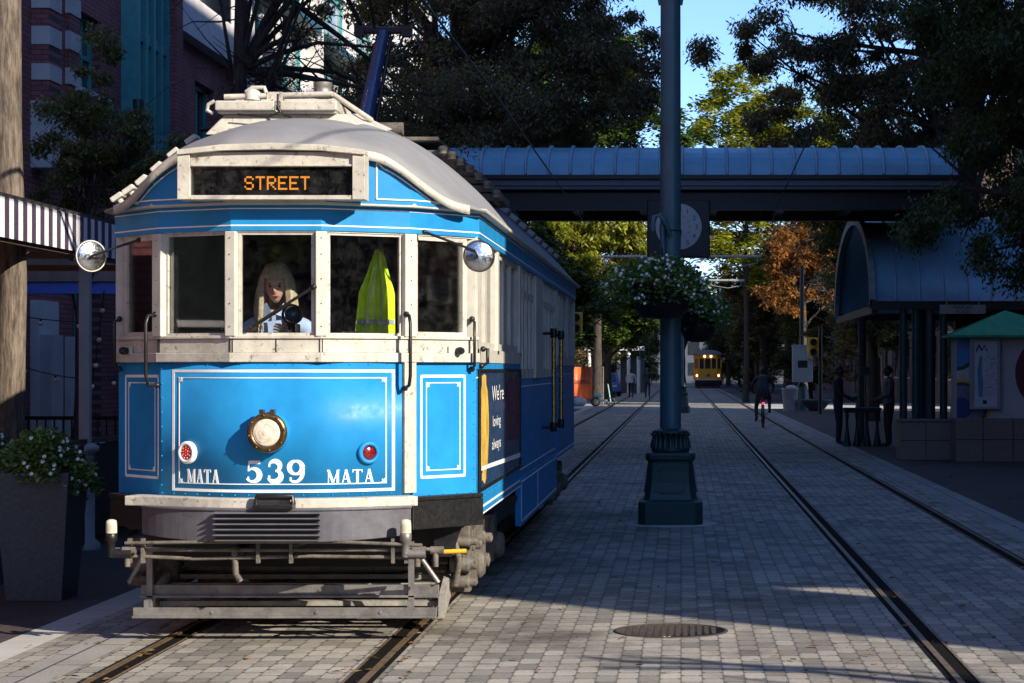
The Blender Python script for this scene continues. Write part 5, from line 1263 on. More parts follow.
# pale bars stand in for lit slots between the columns
for x,h in ((2.55,1.4),(2.0,1.5)):
    mb = MB(); mb.box(x,x+.07,-4.2,-4.12,.9,.9+h); mb.build('lit_slot_bar', m_steel, sh)
sg2 = thing('station_sign', 'small stone coloured sign reading PEABODY PLACE under the shelter eave', 'sign', (wx(962,39.7), 39.6, wz(309.5,39.7)))
mb = MB(); mb.box(-.43,.43,-.02,.02,-.085,.085); mb.tube([(-.3,0,.08),(-.3,0,.2)],.01,6); mb.tube([(.3,0,.08),(.3,0,.2)],.01,6); mb.build('board', M('sign_stone',(.24,.22,.19),.8,0,.1), sg2, bevel=.004)
mb = MB(); fnn = lambda p,q,t: (p,-.02-t,q)
textmesh(mb,'PEABODY',fnn,0,.008,.085,.004); textmesh(mb,'PLACE',fnn,0,-.072,.085,.004); mb.build('lettering', m_dark, sg2)
# kiosk
kx, ky = wx(956,38.8), 38.37
ki = thing('information_kiosk', 'kiosk with coloured ring mural, transit map case and green pyramid roof', 'kiosk', (kx+.95, ky+.9, 0))
mb = MB(); mb.box(-.95,1.3,-.45,.45,0,.80); mb.build('granite_base', m_granite, ki, bevel=.01)
mb = MB()
for x in (-.45,.1,.65): mb.box(x-.006,x+.006,-.454,-.44,0,.80)
mb.box(-.95,1.3,-.454,-.44,.40,.412); mb.build('joints', m_dark, ki)
mb = MB(); mb.box(-.93,1.28,-.41,.41,.80,2.34); wl = mb.build('mural_wall', M('mural_white',(.40,.40,.42),.6,0,.1), ki)
def ringd(cx, cz, rs, name):
    o = None
    for k, (r_, c) in enumerate(rs):
        pts = []
        for i in range(40):
            a = 2*math.pi*i/40; x = max(-.93, min(1.28, cx+r_*math.cos(a))); z = max(.80, min(2.34, cz+r_*math.sin(a))); pts.append((x,z))
        mb = MB(); mb.prism(pts, lambda p,q,t: (p,-.41-t,q), 0, .003+.002*k); mb.build(name, M('mural_'+name+str(k),c,.6,0,.2,8), wl)
ringd(-.93, 2.05, [(.38,(.02,.07,.05)),(.31,(.05,.20,.42))], 'mural_ring')
ringd(-.85, .98, [(.54,(.42,.36,.04)),(.48,(.04,.04,.05)),(.42,(.12,.13,.19)),(.2,(.02,.04,.16))], 'mural_ring')
ringd(.86, 1.62, [(.72,(.09,.018,.022)),(.48,(.15,.12,.10)),(.38,(.20,.07,.02)),(.14,(.06,.22,.36))], 'mural_ring')
mb = MB(); mb.hexa([(-1.08,-.6,2.32),(1.5,-.6,2.32),(1.5,.6,2.32),(-1.08,.6,2.32)],[(.0,-.02,2.78),(.04,-.02,2.78),(.04,.02,2.78),(.0,.02,2.78)]); mb.box(-1.08,1.5,-.6,.6,2.28,2.318); mb.build('pyramid_roof', m_green, ki)
mb = MB()
mp = thing('map_case', 'transit map in a grey metal case', None); mp.parent = ki; mp.location = (-.42,-.47,1.62)
for q in ((-.28,.28,.61,.66),(-.28,.28,-.66,-.61),(-.28,-.22,-.61,.61),(.22,.28,-.61,.61)): mb.box(q[0],q[1],-.05,.03,q[2],q[3])
mb.build('frame', m_grey, mp, bevel=.01)
mb = MB(); mb.box(-.22,.22,-.01,.02,-.61,.61); mb.build('map_sheet', M('map_paper',(.45,.47,.50),.5,0,.05), mp)
mb = MB(); f2 = lambda p,q,t: (p,-.01-t,q); r = random.Random(4)
mb.prism([(-.12,-.42),(-.05,-.44),(-.03,-.2),(-.06,.05),(-.05,.3),(-.10,.32),(-.14,.05)], f2, .002, .004, 0)
mb.build('map_river', M('map_blue',(.05,.22,.33),.5), mp)
mb = MB()
for k in range(60):
    a = r.uniform(-.02,.17); z = r.uniform(-.45,.33); w = r.uniform(.008,.045); mb.prism([(a,z),(a+w,z),(a+w,z+.008),(a,z+.008)], f2, .003, .005)
mb.prism([(-.04,-.56),(.03,-.56),(.03,-.49),(-.04,-.49)], f2, .003, .005)
mb.build('map_print', m_dark, mp)
mb = MB(); strokes(mb, [[(0,0,.2),(.25,1,.2)],[(.25,1,.2),(.5,.1,.2)]], f2, -.16,.40,.2,.12,.004,.007,0); strokes(mb, [[(.5,.1,.2),(.75,1,.2)],[(.75,1,.2),(1,0,.2)]], f2, -.16,.40,.2,.12,.0045,.0075,1)
mb.build('map_emblem', [m_dark, M('emblem_blue',(.04,.15,.45),.5)], mp)
# bench, small signs
bn = thing('bench', 'dark bench with turned legs between the two people at the shelter', 'bench', (wx(862,46.6),46.6,0))
mb = MB(); mb.box(-.42,.42,-.2,.2,.80,.85); mb.box(-.40,.40,-.17,.17,.74,.80); mb.build('seat', m_tealb, bn, bevel=.01)
for x in (-.33,-.11,.11,.33):
    mb = MB(); mb.lathe((x,0,0),(0,0,1),[(.10,0),(.10,.04),(.07,.15),(.035,.4),(.03,.6),(.05,.68),(.03,.74)],12); mb.build('leg', m_tealb, bn)
ss = thing('notice_sign', 'small white notice sign on a post behind the shelter bench', 'sign', (wx(865,48.2),48.2,0))
mb = MB(); mb.tube([(0,0,0),(0,0,1.7)],.02,8); mb.build('post', m_steel, ss)
mb = MB(); mb.box(-.13,.13,-.03,-.015,1.55,1.76); mb.build('board', m_cgrey, ss)
mb = MB(); 
for z in (1.60,1.65,1.70): mb.box(-.10,.10,-.033,-.03,z,z+.02)
mb.build('lettering', m_dark, ss)

# ------------------------------------------------------------------ overhead wires
def wire(name, pts, r, label):
    mb = MB(); mb.tube(pts, r, 5); tag(mb.build(name, m_blk), label, 'wire')
wire('overhead_wire', [(2.26,-10,6.3),(2.26,25,6.05),(1.75,39.2,4.66),(1.85,43,4.64),(2.26,58,5.9),(2.26,250,5.9)], .012, 'contact wire above the right track')
wire('overhead_wire', [(-2.3,4,5.35),(-2.47,16.2,5.15),(-2.3,25,5.1),(-1.95,39.2,4.66),(-1.95,43,4.64),(-2.3,58,5.9),(-2.47,250,5.9)], .012, 'contact wire above the left track')

# ------------------------------------------------------------------ left side: awning, patio, planter
aw = thing('awning', 'awning with a dark and white striped valance on the left', 'awning', (-5.5,15,0))
def stripes(): pass
mb = MB(); k = 0; y = -4.0
while y < 8.0:
    mb.add([(0,y,2.77),(0,y+.12,2.77),(.0,y+.12,3.10),(0,y,3.10),(-.02,y,2.77),(-.02,y+.12,2.77),(-.02,y+.12,3.10),(-.02,y,3.10)],
      [(0,3,2,1),(4,5,6,7),(0,1,5,4),(2,3,7,6),(1,2,6,5),(3,0,4,7)], k % 2); y += .12; k += 1
mb.build('valance', [m_purple, m_awn], aw)
mb = MB(); mb.hexa([(-3.0,-4,3.62),(-.03,-4,3.10),(-.03,8,3.10),(-3.0,8,3.62)],[(-3.0,-4,3.66),(.01,-4,3.13),(.01,8,3.13),(-3.0,8,3.66)]); mb.build('canvas_top', M('awning_grey_top',(.22,.21,.23),.8,0,.1), aw)
mb = MB(); mb.box(-.1,-.04,-4,8,2.74,2.80); 
for y in (-3,-.5,2,4.5,7): mb.box(-2.9,-.1,y,y+.06,2.72,2.78)
mb.build('frame', M('tan_timber',(.16,.11,.08),.8), aw)
for y in (5.0,): 
    mb = MB(); mb.box(-.17,-.07,y-.04,y+.04,0,2.74); mb.lathe((-.12,y,0),(0,0,1),[(.14,0),(.14,.05),(.09,.10),(.09,.9),(.13,.93),(.13,.97),(.06,1.0)],14); mb.build('post', M('grey_green_post',(.30,.32,.32),.5,0,.1), aw)
pl = thing('planter', 'tall tapered slate planter with a leafy white flowered bush', 'planter', (wx(42,15.75),15.75,0))
mb = MB(); mb.hexa([(-.205,-.205,0),(.205,-.205,0),(.205,.205,0),(-.205,.205,0)],[(-.275,-.275,.94),(.275,-.275,.94),(.275,.275,.94),(-.275,.275,.94)]); 
mb.hexa([(-.24,-.24,.50),(.24,-.24,.50),(.24,.24,.50),(-.24,.24,.50)],[(-.2425,-.2425,.505),(.2425,-.2425,.505),(.2425,.2425,.505),(-.2425,.2425,.505)])
mb.build('pot', m_planter, pl, bevel=.01)
mb = MB(); mb.box(-.24,.24,-.24,.24,.93,.955); mb.build('soil', m_bark, pl)
V=[];F=[]; fl=MB(); r=random.Random(8)
for i in range(4200):
    a=r.uniform(0,6.283); q=r.random()**.5; rr=q*(.34+.04*math.sin(a*4)); c_=math.cos(a)*rr; s_=math.sin(a)*rr
    z=.95+ (0.30*(1-q**2)+.02)*r.uniform(.1,1) - (q**4)*r.uniform(0,.12)
    if c_>.22: z-=r.uniform(0,.12)*1.2; c_*=1.12
    p=Vector((c_,s_,z))
    if i%34==0 and c_>-.05: fl.lathe(p+Vector((0,-.02,.02)),(0,-1,.4),[(.001,.004),(.010,.0),(.016,.005),(.008,0)],6); continue
    L=r.uniform(.03,.055); d=Vector((r.uniform(-1,1),r.uniform(-1,1),r.uniform(-.3,.9))).normalized(); w=d.cross(Vector((r.uniform(-1,1),r.uniform(-1,1),1))).normalized()*L*.33
    b=len(V); V+=[tuple(p),tuple(p+d*L*.5-w),tuple(p+d*L),tuple(p+d*L*.5+w)]; F.append((b,b+1,b+2,b+3))
me=bpy.data.meshes.new('foliage'); me.from_pydata(V,[],F); me.materials.append(m_leaf_p); o=bpy.data.objects.new('foliage',me); COL.objects.link(o); o.parent=pl; fl.build('flowers',m_flower,pl)['kind']='stuff'
pl2 = copy_tree(pl); pl2.location = (wx(-30,16.6),16.8,0); pl2['label'] = 'second slate planter cut off by the left edge of the photo'
pl['group'] = pl2['group'] = 'tall slate planters by the patio'
pg = thing('pergola','patio pergola with a bright blue beam and grey fascia behind the awning','pergola',(-7.6,26,0))
mb = MB(); mb.box(-1.9,2.1,-.05,.05,2.62,2.765); mb.build('beam', m_bluef, pg, bevel=.004)
mb = MB(); mb.box(-1.9,2.1,-.10,.06,2.77,3.10); mb.build('fascia', M('tan_grey_boards',(.17,.15,.14),.8,0,.2), pg)
mb = MB(); mb.box(-1.9,2.1,.1,3.0,3.0,3.06); mb.build('roof', m_canfas, pg)
for x in (-1.8,2.0):
    mb = MB(); mb.box(x-.06,x+.06,-.06,.06,0,2.62); mb.build('post', m_blk, pg)
fe = thing('patio_fence', 'low black patio fence with screen panels and pickets', 'fence', (-5.62,16.6,0))
mb = MB(); mb.box(-.02,.02,0,14,.10,.98); mb.build('screen_panel', m_dark, fe)
mb = MB(); mb.box(-.03,.03,0,14,1.0,1.04); mb.box(-.03,.03,0,14,.05,.09)
mb.build('rail', m_blk, fe)
for k in range(6): mb = MB(); mb.box(-.035,.035,k*2.6-.03,k*2.6+.03,0,1.12); mb.build('post', m_blk, fe)
fe2 = thing('patio_fence', 'black picket fence across the back of the patio', 'fence', (-8.6,29.2,0))
mb = MB(); mb.box(-1,3.1,-.02,.02,1.0,1.05); mb.box(-1,3.1,-.02,.02,.2,.25)
for k in range(34): mb.box(-1+k*.12,-.98+k*.12,-.01,.01,.1,1.05)
mb.build('pickets', m_blk, fe2)
sl = thing('string_lights', 'string of small bulbs hung over the patio', 'lights', (-6.4,20,0))
mb = MB(); bl = MB(); r = random.Random(2)
for (a, b) in (((-.2,-2,2.5),(-1.2,3,2.35)),((-1.2,3,2.35),(.5,6,2.5)),((.5,4,2.45),(-.2,5,1.3)),((.55,1.5,2.5),(.2,2.0,1.2)),((-.9,1,2.1),(.4,3,1.6))):
    A,B=Vector(a),Vector(b); pts=[A.lerp(B,i/12)+Vector((0,0,-.18*math.sin(math.pi*i/12))) for i in range(13)]; mb.tube(pts,.006,4)
    for p in pts[1:-1:2]: bl.ball(p-Vector((0,0,.05)),.028,n=8); mb.tube([p,p-Vector((0,0,.04))],.012,5)
mb.build('cable', m_blk, sl); bl.build('bulbs', m_lens, sl)

# ------------------------------------------------------------------ facades
def facade(parent, xf, y0, y1, z0, z1, ops, mat, name='wall', depth=.30):
    """wall facing +x in the plane x=xf with real openings (y0,y1,z0,z1)"""
    ys = sorted({y0,y1}|{o[0] for o in ops}|{o[1] for o in ops}); zs = sorted({z0,z1}|{o[2] for o in ops}|{o[3] for o in ops})
    mb = MB()
    for a,b in zip(ys[:-1],ys[1:]):
        for c,d in zip(zs[:-1],zs[1:]):
            my,mz=(a+b)/2,(c+d)/2
            if any(o[0]<my<o[1] and o[2]<mz<o[3] for o in ops): continue
            mb.add([(xf,a,c),(xf,b,c),(xf,b,d),(xf,a,d)],[(0,1,2,3)])
    for (a,b,c,d) in ops:
        e=xf-depth; mb.add([(xf,a,c),(e,a,c),(e,a,d),(xf,a,d)],[(0,1,2,3)]); mb.add([(xf,b,c),(e,b,c),(e,b,d),(xf,b,d)],[(0,1,2,3)])
        mb.add([(xf,a,c),(xf,b,c),(e,b,c),(e,a,c)],[(0,1,2,3)]); mb.add([(xf,a,d),(xf,b,d),(e,b,d),(e,a,d)],[(0,1,2,3)])
    o = mb.build(name, mat, parent, recalc=False); return o
def window(parent, x, y0, y1, z0, z1, fm, pm=None, ny=2, nz=2, fw=.07, sill=True):
    mb = MB(); mb.box(x-.06,x+.03,y0,y0+fw,z0,z1); mb.box(x-.06,x+.03,y1-fw,y1,z0,z1); mb.box(x-.06,x+.03,y0+fw,y1-fw,z0,z0+fw); mb.box(x-.06,x+.03,y0+fw,y1-fw,z1-fw,z1)
    for i in range(1,ny): y=lerp(y0,y1,i/ny); mb.box(x-.05,x+.02,y-.03,y+.03,z0+fw,z1-fw)
    for i in range(1,nz): z=lerp(z0,z1,i/nz); mb.box(x-.05,x+.022,y0+fw,y1-fw,z-.035,z+.035)
    w = mb.build('window', fm, parent)
    mb = MB(); mb.box(x-.05,x-.03,y0+.02,y1-.02,z0+.02,z1-.02); mb.build('pane', pm or m_pane, w)
    if sill: mb = MB(); mb.box(x,x+.36,y0-.08,y1+.08,z0-.14,z0); mb.build('sill', m_stone, w)
    return w
XF = -9.5
def yf(px, X=XF): return -X*FPX/(681-px)
# brick building with striped white and brick piers
b1 = thing('brick_building', 'red brick building with white striped piers and teal windows behind the left awning', 'building', (0,0,0))
ya, yb = 26.0, 44.8
w1 = (yf(73), yf(101)); w2 = (yf(195), yf(214)); bay = (yf(122), yf(153))
ops = [(w1[0],w1[1],wz(94,33.9),wz(14,33.9)),(w1[0],w1[1],.5,3.3),(bay[0],bay[1],.3,9.6),(w2[0],w2[1],3.4,wz(84,42)),(w2[0],w2[1],.4,3.0),(27.3,28.6,4.2,7),(27.3,28.6,.5,3.3)]
facade(b1, XF, ya, yf(155), 0, 10.5, ops[:3]+ops[5:], m_brick); facade(b1, XF+.0, yf(155), yb, 0, 8.0, ops[3:5], m_brick)
mb = MB(); mb.box(XF-12,XF,ya-.02,ya,0,10.5); mb.build('end_wall', m_brickx, b1)
mb = MB(); mb.box(XF-.02,XF+.35,yf(155),yf(155)+.0,0,9.0) if 0 else mb.box(XF+.002,XF+.42,yf(153)+.02,yf(160),0,8.6); mb.build('pier_return', m_brickx, b1)
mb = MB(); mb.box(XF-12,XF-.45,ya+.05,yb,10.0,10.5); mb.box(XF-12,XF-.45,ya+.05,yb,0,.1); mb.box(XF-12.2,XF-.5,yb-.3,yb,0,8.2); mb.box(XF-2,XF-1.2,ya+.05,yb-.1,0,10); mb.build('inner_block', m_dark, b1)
for (a,b,c,d),(ny,nz) in zip(ops, ((3,2),(2,2),(0,0),(2,2),(2,2),(2,2),(2,2))):
    if ny: window(b1, XF-.18, a, b, c, d, m_tealw, None, ny, nz)
# bay window in teal metal
mb = MB()
for y in lin(bay[0], bay[1], 5): mb.box(XF-.1,XF+.30,y-.06,y+.06,.3,9.4)
for z in (.4,3.2,5.3,7.4,9.3): mb.box(XF-.1,XF+.26,bay[0],bay[1],z-.09,z+.09)
mb.tube([(XF+.3,bay[0]+.05,9.3),(XF+.9,bay[0]+.5,8.9),(XF+1.0,bay[0]+1.2,8.8),(XF+.4,bay[1],9.0)],.06,8)
bw_ = mb.build('bay_window', m_tealw, b1); mb = MB(); mb.box(XF-.04,XF,bay[0],bay[1],.4,9.3); mb.build('pane', m_pane, bw_)
# striped piers
PXA = {27:(XF-.1,wx(50,31),31.0), 57:(XF-.2,wx(70,32.7),32.7)}
for (pa,pb) in ((27,51),(57,71)):
    y0_,y1_ = yf(pa),yf(pb); Ym=(y0_+y1_)/2
    zs = [wz(y,Ym) for y in (104,83,67,48,30,12,-6,-24,-42)]
    for i,(c,d) in enumerate(zip(zs[:-1],zs[1:])):
        mb = MB(); g = (.0 if i%2 else .02); mb.box(PXA[pa][0]+g,PXA[pa][1]-g,PXA[pa][2]+g,PXA[pa][2]+.6,c,d)
        if i%2==1 and 0: pass
        mb.build('pier_band', m_stone if i%2 else m_brickx, b1)
    mb = MB(); mb.box(PXA[pa][0],PXA[pa][1]+.04,PXA[pa][2]-.04,PXA[pa][2]+.62,wz(170,Ym),zs[0]); mb.box(PXA[pa][0],PXA[pa][1]+.02,PXA[pa][2]-.02,PXA[pa][2]+.6,0,2.2); mb.builds('pier_base', m_stone, b1)
mb = MB(); mb.box(XF+.002,XF+.12,yf(30),yf(51),0.6,wz(300,31)); mb.build('white_panel', m_stonew, b1)
mb = MB(); mb.hexa([(XF-.3,yf(156),8.0),(XF+.25,yf(156),8.0),(XF+.25,yb,8.0),(XF-.3,yb,8.0)],[(XF-.3,yf(156),8.9),(XF+.1,yf(156),8.9),(XF+.1,yb,8.9),(XF-.3,yb,8.9)]); mb.build('stone_cornice', m_stone, b1)
# curved iron brackets on the facade
mb = MB()
for (y,z) in ((yf(40),wz(135,31)),(yf(190),wz(150,41))): mb.tube([(XF+.2,y,z+.4),(XF+.8,y+.2,z+.5),(XF+1.4,y+.6,z+.2),(XF+1.5,y+1.0,z-.6)],.05,8)
mb.tube([(XF+.5,yf(108),0),(XF+.5,yf(108),wz(100,35.2))],.09,10); mb.builds('iron_bracket', m_tealb, b1)
# white building with teal bays
b2 = thing('white_building', 'white rendered building with teal bay windows behind the tram roof', 'building', (0,0,0))
ops=[]; bays=[]
for (pa,pb) in ((244,262),(276,303),(318,345),(356,372)):
    ops.append((yf(pa),yf(pb),4.4,12)); ops.append((yf(pa),yf(pb),.5,3.4))
facade(b2, XF, 44.8, 78, 0, 15, ops, m_stonew)
for i,(a,b,c,d) in enumerate(ops):
    window(b2, XF-.1, a, b, c, d, m_tealw, m_panel if i%2==0 else m_pane, 2 if i else 1, 4 if i%2==0 else 2, .16, False)
    if i%2==0:
        mb=MB()
        for z in (4.3,7.3,10.2): mb.box(XF,XF+.45,a-.15,b+.15,z-.12,z+.12); mb.box(XF,XF+.3,a-.1,b+.1,z+.12,z+.25)
        mb.builds('bay_ledge', m_tealb, b2)
mb = MB(); mb.box(XF-12,XF-.9,44.9,78,0,15); mb.build('inner_block', m_stonew, b2)
mb = MB(); mb.box(XF,XF+.4,44.8,78,14.3,14.7); mb.build('cornice', m_stone, b2)
mb = MB(); mb.box(XF+.002,XF+.35,44.85,45.5,0,14); mb.box(XF+.002,XF+.2,yf(264),yf(274),0,14); mb.box(XF+.002,XF+.2,yf(306),yf(316),0,14); mb.builds('pilaster', m_stone, b2)
def block(name, label, x0, x1, y0, y1, h, mats, face, grid, cat='building', pane=None):
    """city block with a grid of real window openings on the street side; face=+1 looks to +x"""
    t = thing(name, label, cat, ((x0+x1)/2,(y0+y1)/2,0)); cx,cy=t.location[0],t.location[1]
    xf = x1 if face>0 else x0; ny,nz=grid; ops=[]
    for i in range(ny):
        for k in range(nz):
            a=lerp(y0,y1,(i+.22)/ny); b=lerp(y0,y1,(i+.78)/ny); c=lerp(.3,h-.9,(k+.22)/nz); d=lerp(.3,h-.9,(k+.8)/nz); ops.append((a,b,c,d))
    hld = bpy.data.objects
    o = facade(t, xf, y0, y1, 0, h, ops, mats[0], depth=.3*face); o.location=(-cx,-cy,0)
    for (a,b,c,d) in ops:
        w = window(t, xf-.16*face, a,b,c,d, mats[2], pane, 2, 2, .08, False); w.location=(-cx,-cy,0)
    mb = MB(); e0,e1=(x0,xf-.6) if face>0 else (xf+.6,x1)
    mb.box(e0,e1,y0+.01,y1-.01,0,h-.3); mb.build('inner_block', mats[1], t).location=(-cx,-cy,0)
    mb = MB(); mb.box(x0,x1,y0,y0+.25,0,h) ; mb.box(x0,x1,y1-.25,y1,0,h); [setattr(q,'location',(-cx,-cy,0)) for q in mb.builds('end_wall', mats[1], t)]
    mb = MB(); mb.box(x0-.2,x1+.2,y0-.2,y1+.2,h,h+.4); mb.build('roof', mats[3], t).location=(-cx,-cy,0)
    return t
# right hand side of the street
nb = block('brick_building','tall brown brick building along the near right side of the street',12.4,17,7.2,42,23,(m_bricks,m_bricksx,m_stone,m_stone),-1,(8,5))
nby = (7.2+42)/2
for (x0_,x1_,y0_,y1_,z0_,z1_) in ((12.4,17,3.6,7.19,0,7.35),(12.4,17,3.6,7.19,9.9,23.4),(15.9,17,3.6,7.19,7.35,9.9),(12.4,13.2,3.6,5.5,7.35,9.9)):      # unseen corner with an opening shaped to pass a fleck of sun
    mb = MB(); mb.box(x0_-14.7,x1_-14.7,y0_-nby,y1_-nby,z0_,z1_); mb.build('fleck_corner', m_bricksx, nb)
block('brick_building','brown brick building behind the shelter up to the cross street',12.4,17,42.2,79,19,(m_bricks,m_bricksx,m_stone,m_stone),-1,(8,4))
block('office_building','brown brick building on the right beyond the cross street',12.4,20,95.5,150,13,(m_bricks,m_bricksx,m_stone,m_stone),-1,(9,3))
block('office_building','brown building far down the right side',12.4,20,151,240,15,(m_bricks,m_bricksx,m_stone,m_stone),-1,(12,3))
block('office_building','dark red building on the left just before the cross street',-22,XF,78.5,90.5,14,(m_brick,m_brickx,m_tealw,m_stone),1,(3,3))
block('office_building','white building on the left beyond the cross street',-22,XF,106.5,150,12,(m_stonew,m_stonew,m_tealw,m_stone),1,(8,3))
block('office_building','brick building far down the left side',-22,XF,151,240,14,(m_brick,m_brickx,m_stone,m_stone),1,(12,3))
block('brick_building','brick building across the street behind the photographer',-22,-12,-60,12,16,(m_brick,m_brickx,m_stone,m_stone),1,(11,4))
bk_ = thing('office_building','tall stone building closing the street behind the photographer','building',(0,-48,0))
mb = MB(); mb.box(-30,26,-8,0,0,18); mb.build('wall', m_bricksx, bk_)
for i in range(14):
    for k in range(4):
        mb = MB(); mb.box(-28+i*3.8,-26+i*3.8,-.02,.06,1.2+k*4.2,3.8+k*4.2); mb.build('window', m_pane, bk_)
block('office_building','unseen building added to darken glass reflections, right of and behind the photographer',46,58,-75,2,17,(m_bricks,m_bricksx,m_stone,m_stone),-1,(11,4))  # unseen block added to keep bright sky out of the windscreen reflections
block('brick_building','unseen brick restaurant block behind the patio and the striped awning, added to darken a tram pane',-16,-9.8,12.3,25.7,9,(m_brick,m_brickx,m_tealw,m_stone),1,(4,2))  # unseen block added so the left corner pane does not reflect sky
# far end
fb_ = thing('office_building','pale building closing the far end of the street behind the yellow tram','building',(0,300,0))
mb = MB(); mb.box(-30,30,0,10,0,9); mb.build('wall', M('blue_grey_render',(.07,.08,.10),.8), fb_)
for i in range(20):
    for k in range(3):
        mb = MB(); mb.box(-28+i*2.9,-26.4+i*2.9,-.06,.02,.8+k*2.9,2.6+k*2.9); mb.build('window', m_pane, fb_)
pv = thing('pavilion','small white columned pavilion with a pale roof beyond the left trees','pavilion',(-6.2,150,0))
for k in range(6): mb = MB(); mb.tube([(k*.7-.3,0,0),(k*.7-.3,0,3.0)],.13,10); mb.build('column', m_stonew, pv)
mb = MB(); mb.box(-.6,3.6,-.3,3,3.0,3.3); mb.build('roof', m_stonew, pv)
mb = MB(); mb.box(-.6,3.6,2.2,2.4,0,3.0); mb.build('wall', m_canfas, pv)

# ------------------------------------------------------------------ the yellow tram
Yt = 188
yt = thing('tram','yellow tram with lit lamps approaching in the distance on the right track','tram',(RX+.12,Yt,0))
yt2 = yt
YP = [(-1.2,.35),(-.8,0),(.8,0),(1.2,.35),(1.2,12),(-1.2,12)]
mb = MB(); mb.band(YP, .75,1.72,-.05,.0,True); mb.build('lower_body', m_yel, yt)
mb = MB(); mb.band(YP, 2.62,2.98,-.05,.0,True); mb.build('letter_board', m_yel, yt)
mb = MB(); mb.band(YP, .70,.85,-.02,.03,True); mb.build('belt', m_cream, yt)
for (u,v) in ((-1.17,.38),(-.78,.03),(-.30,.03),(.30,.03),(.78,.03),(1.17,.38)): mb = MB(); mb.box(u-.06,u+.06,v-.03,v+.05,1.72,2.62); mb.build('post', m_yel, yt)
mb = MB(); mb.band(YP, 1.72,2.62,-.10,-.08,True); mb.build('glazing', m_pane, yt)
mb = MB(); k=13; prf=[(1.28*math.cos(math.pi*i/(k-1)), 2.98+.42*math.sin(math.pi*i/(k-1))) for i in range(k)]
mb.add([(x,-.1,z) for x,z in prf]+[(x,12.2,z) for x,z in prf],[(i,i+1,k+i+1,k+i) for i in range(k-1)]+[tuple(range(k))[::-1],tuple(range(k,2*k))],0,True); mb.build('roof', m_roof, yt)
mb = MB(); mb.box(-1.1,1.1,.1,11.8,.12,.72); mb.box(-1.0,1.0,-.1,.1,.35,.6); mb.build('underframe', m_dark, yt)
for x,z in ((-.95,1.12),(.95,1.12),(-.28,2.82),(.28,2.82)):
    mb = MB(); mb.lathe((x,.0 if abs(x)<.8 else .14,z),(0,-1,0),[(.09,0),(.09,.05),(.001,.07)],14); mb.build('lamp', emis('warm_lamp',(1,.55,.3),5), yt)
mb = MB(); mb.lathe((0,0,1.2),(0,-1,0),[(.14,0),(.14,.08),(.001,.1)],16); mb.build('headlight', m_steel, yt)
mb = MB(); mb.tube([(0,3,3.4),(.05,4.2,3.9)],.06,8); mb.tube([(.05,4.2,3.9),(.4,2.6,5.8)],.05,6); mb.tube([(-.8,2.6,5.85),(.8,2.6,5.85)],.03,6); mb.build('pantograph', m_blk, yt)

# ------------------------------------------------------------------ street furniture in the distance
Y=88
cb = thing('control_cabinet','grey control cabinet mounted on a pole right of the cyclist','cabinet',(wx(802,Y),Y,0))
mb = MB(); mb.lathe((0,0,0),(0,0,1),[(.36,0),(.34,.1),(.28,.7),(.20,1.0),(.14,1.1)],16); mb.build('pole_base', m_tealb, cb)
mb = MB(); mb.tube([(0,0,1),(0,0,6)],.09,12); mb.build('pole', m_blk, cb)
mb = MB(); mb.box(-.42,.42,-.5,-.12,1.15,2.66); mb.box(-.44,.44,-.52,-.1,2.62,2.70); c_ = mb.build('box', m_grey, cb, bevel=.02)
mb = MB(); mb.box(-.2,.2,-.51,-.50,1.75,2.05); mb.build('plate', m_blk, c_)
def signal(px, py, Y, label, side_=1):
    t = thing('traffic_signal', label, 'signal', (wx(px,Y),Y,0), 0, 'yellow traffic signals')
    z = wz(py,Y); mb = MB(); mb.tube([(.28*side_,0,0),(.28*side_,0,z+.8)],.07,10); mb.tube([(.28*side_,0,z),(0,0,z)],.03,8); mb.build('post', m_blk, t)
    mb = MB(); mb.box(-.20,.20,-.2,.1,z-.36,z+.36); h = mb.build('housing', m_yelp, t, bevel=.02)
    for k in (-.18,.18): mb = MB(); mb.lathe((0,-.2,z+k),(0,-1,0),[(.11,0),(.13,.02),(.13,.18),(.12,.18),(.11,.03)],14); mb.build('visor', m_blk, h)
    return t
signal(813,347,80,'yellow traffic signal behind the grey cabinet',1)
signal(576.5,323,72,'yellow traffic signal behind the rear end of the blue tram',-1)
def bin_(px, Y, label):
    t = thing('litter_bin', label, 'bin', (wx(px,Y),Y,0)); mb = MB(); mb.lathe((0,0,0),(0,0,1),[(.27,0),(.33,.85),(.35,.87),(.35,.92),(.28,.92)],18); mb.build('barrel', m_grey, t)
    mb = MB(); mb.ball((.05,0,.95),.22,.2,.1); mb.build('liner', m_cwhite, t)
bin_(790,86,'grey litter bin with a white liner left of the control cabinet')
t = thing('bowl_planter','low dark bowl planter right of the control cabinet','planter',(wx(816,86),86,0)); mb = MB(); mb.lathe((0,0,0),(0,0,1),[(.25,0),(.35,.08),(.62,.40),(.66,.46),(.6,.46)],20); mb.build('bowl', m_planter, t)
mb = MB(); mb.lathe((0,0,.44),(0,0,1),[(.6,0),(.001,.03)],20); mb.build('soil', m_bark, t)
Y=99.5
ob = thing('orange_banner','orange vinyl banner reading GENERAL wrapped on a barrier behind the blue tram','banner',(wx(583,Y),Y,0))
mb = MB(); vv=[]; nx=16
for i in range(nx+1):
    x=lerp(-.62,.42,i/nx); 
    for z in (.35+.35*(1-i/nx)*0+.25*math.sin(i*.4)*.3, 1.78): vv.append((x,-.05+.03*math.sin(i*1.3),z))
mb.add(vv,[(2*i,2*i+2,2*i+3,2*i+1) for i in range(nx)],0,True); o=mb.build('cloth',m_orange,ob); sdf=o.modifiers.new('t','SOLIDIFY'); sdf.thickness=.01
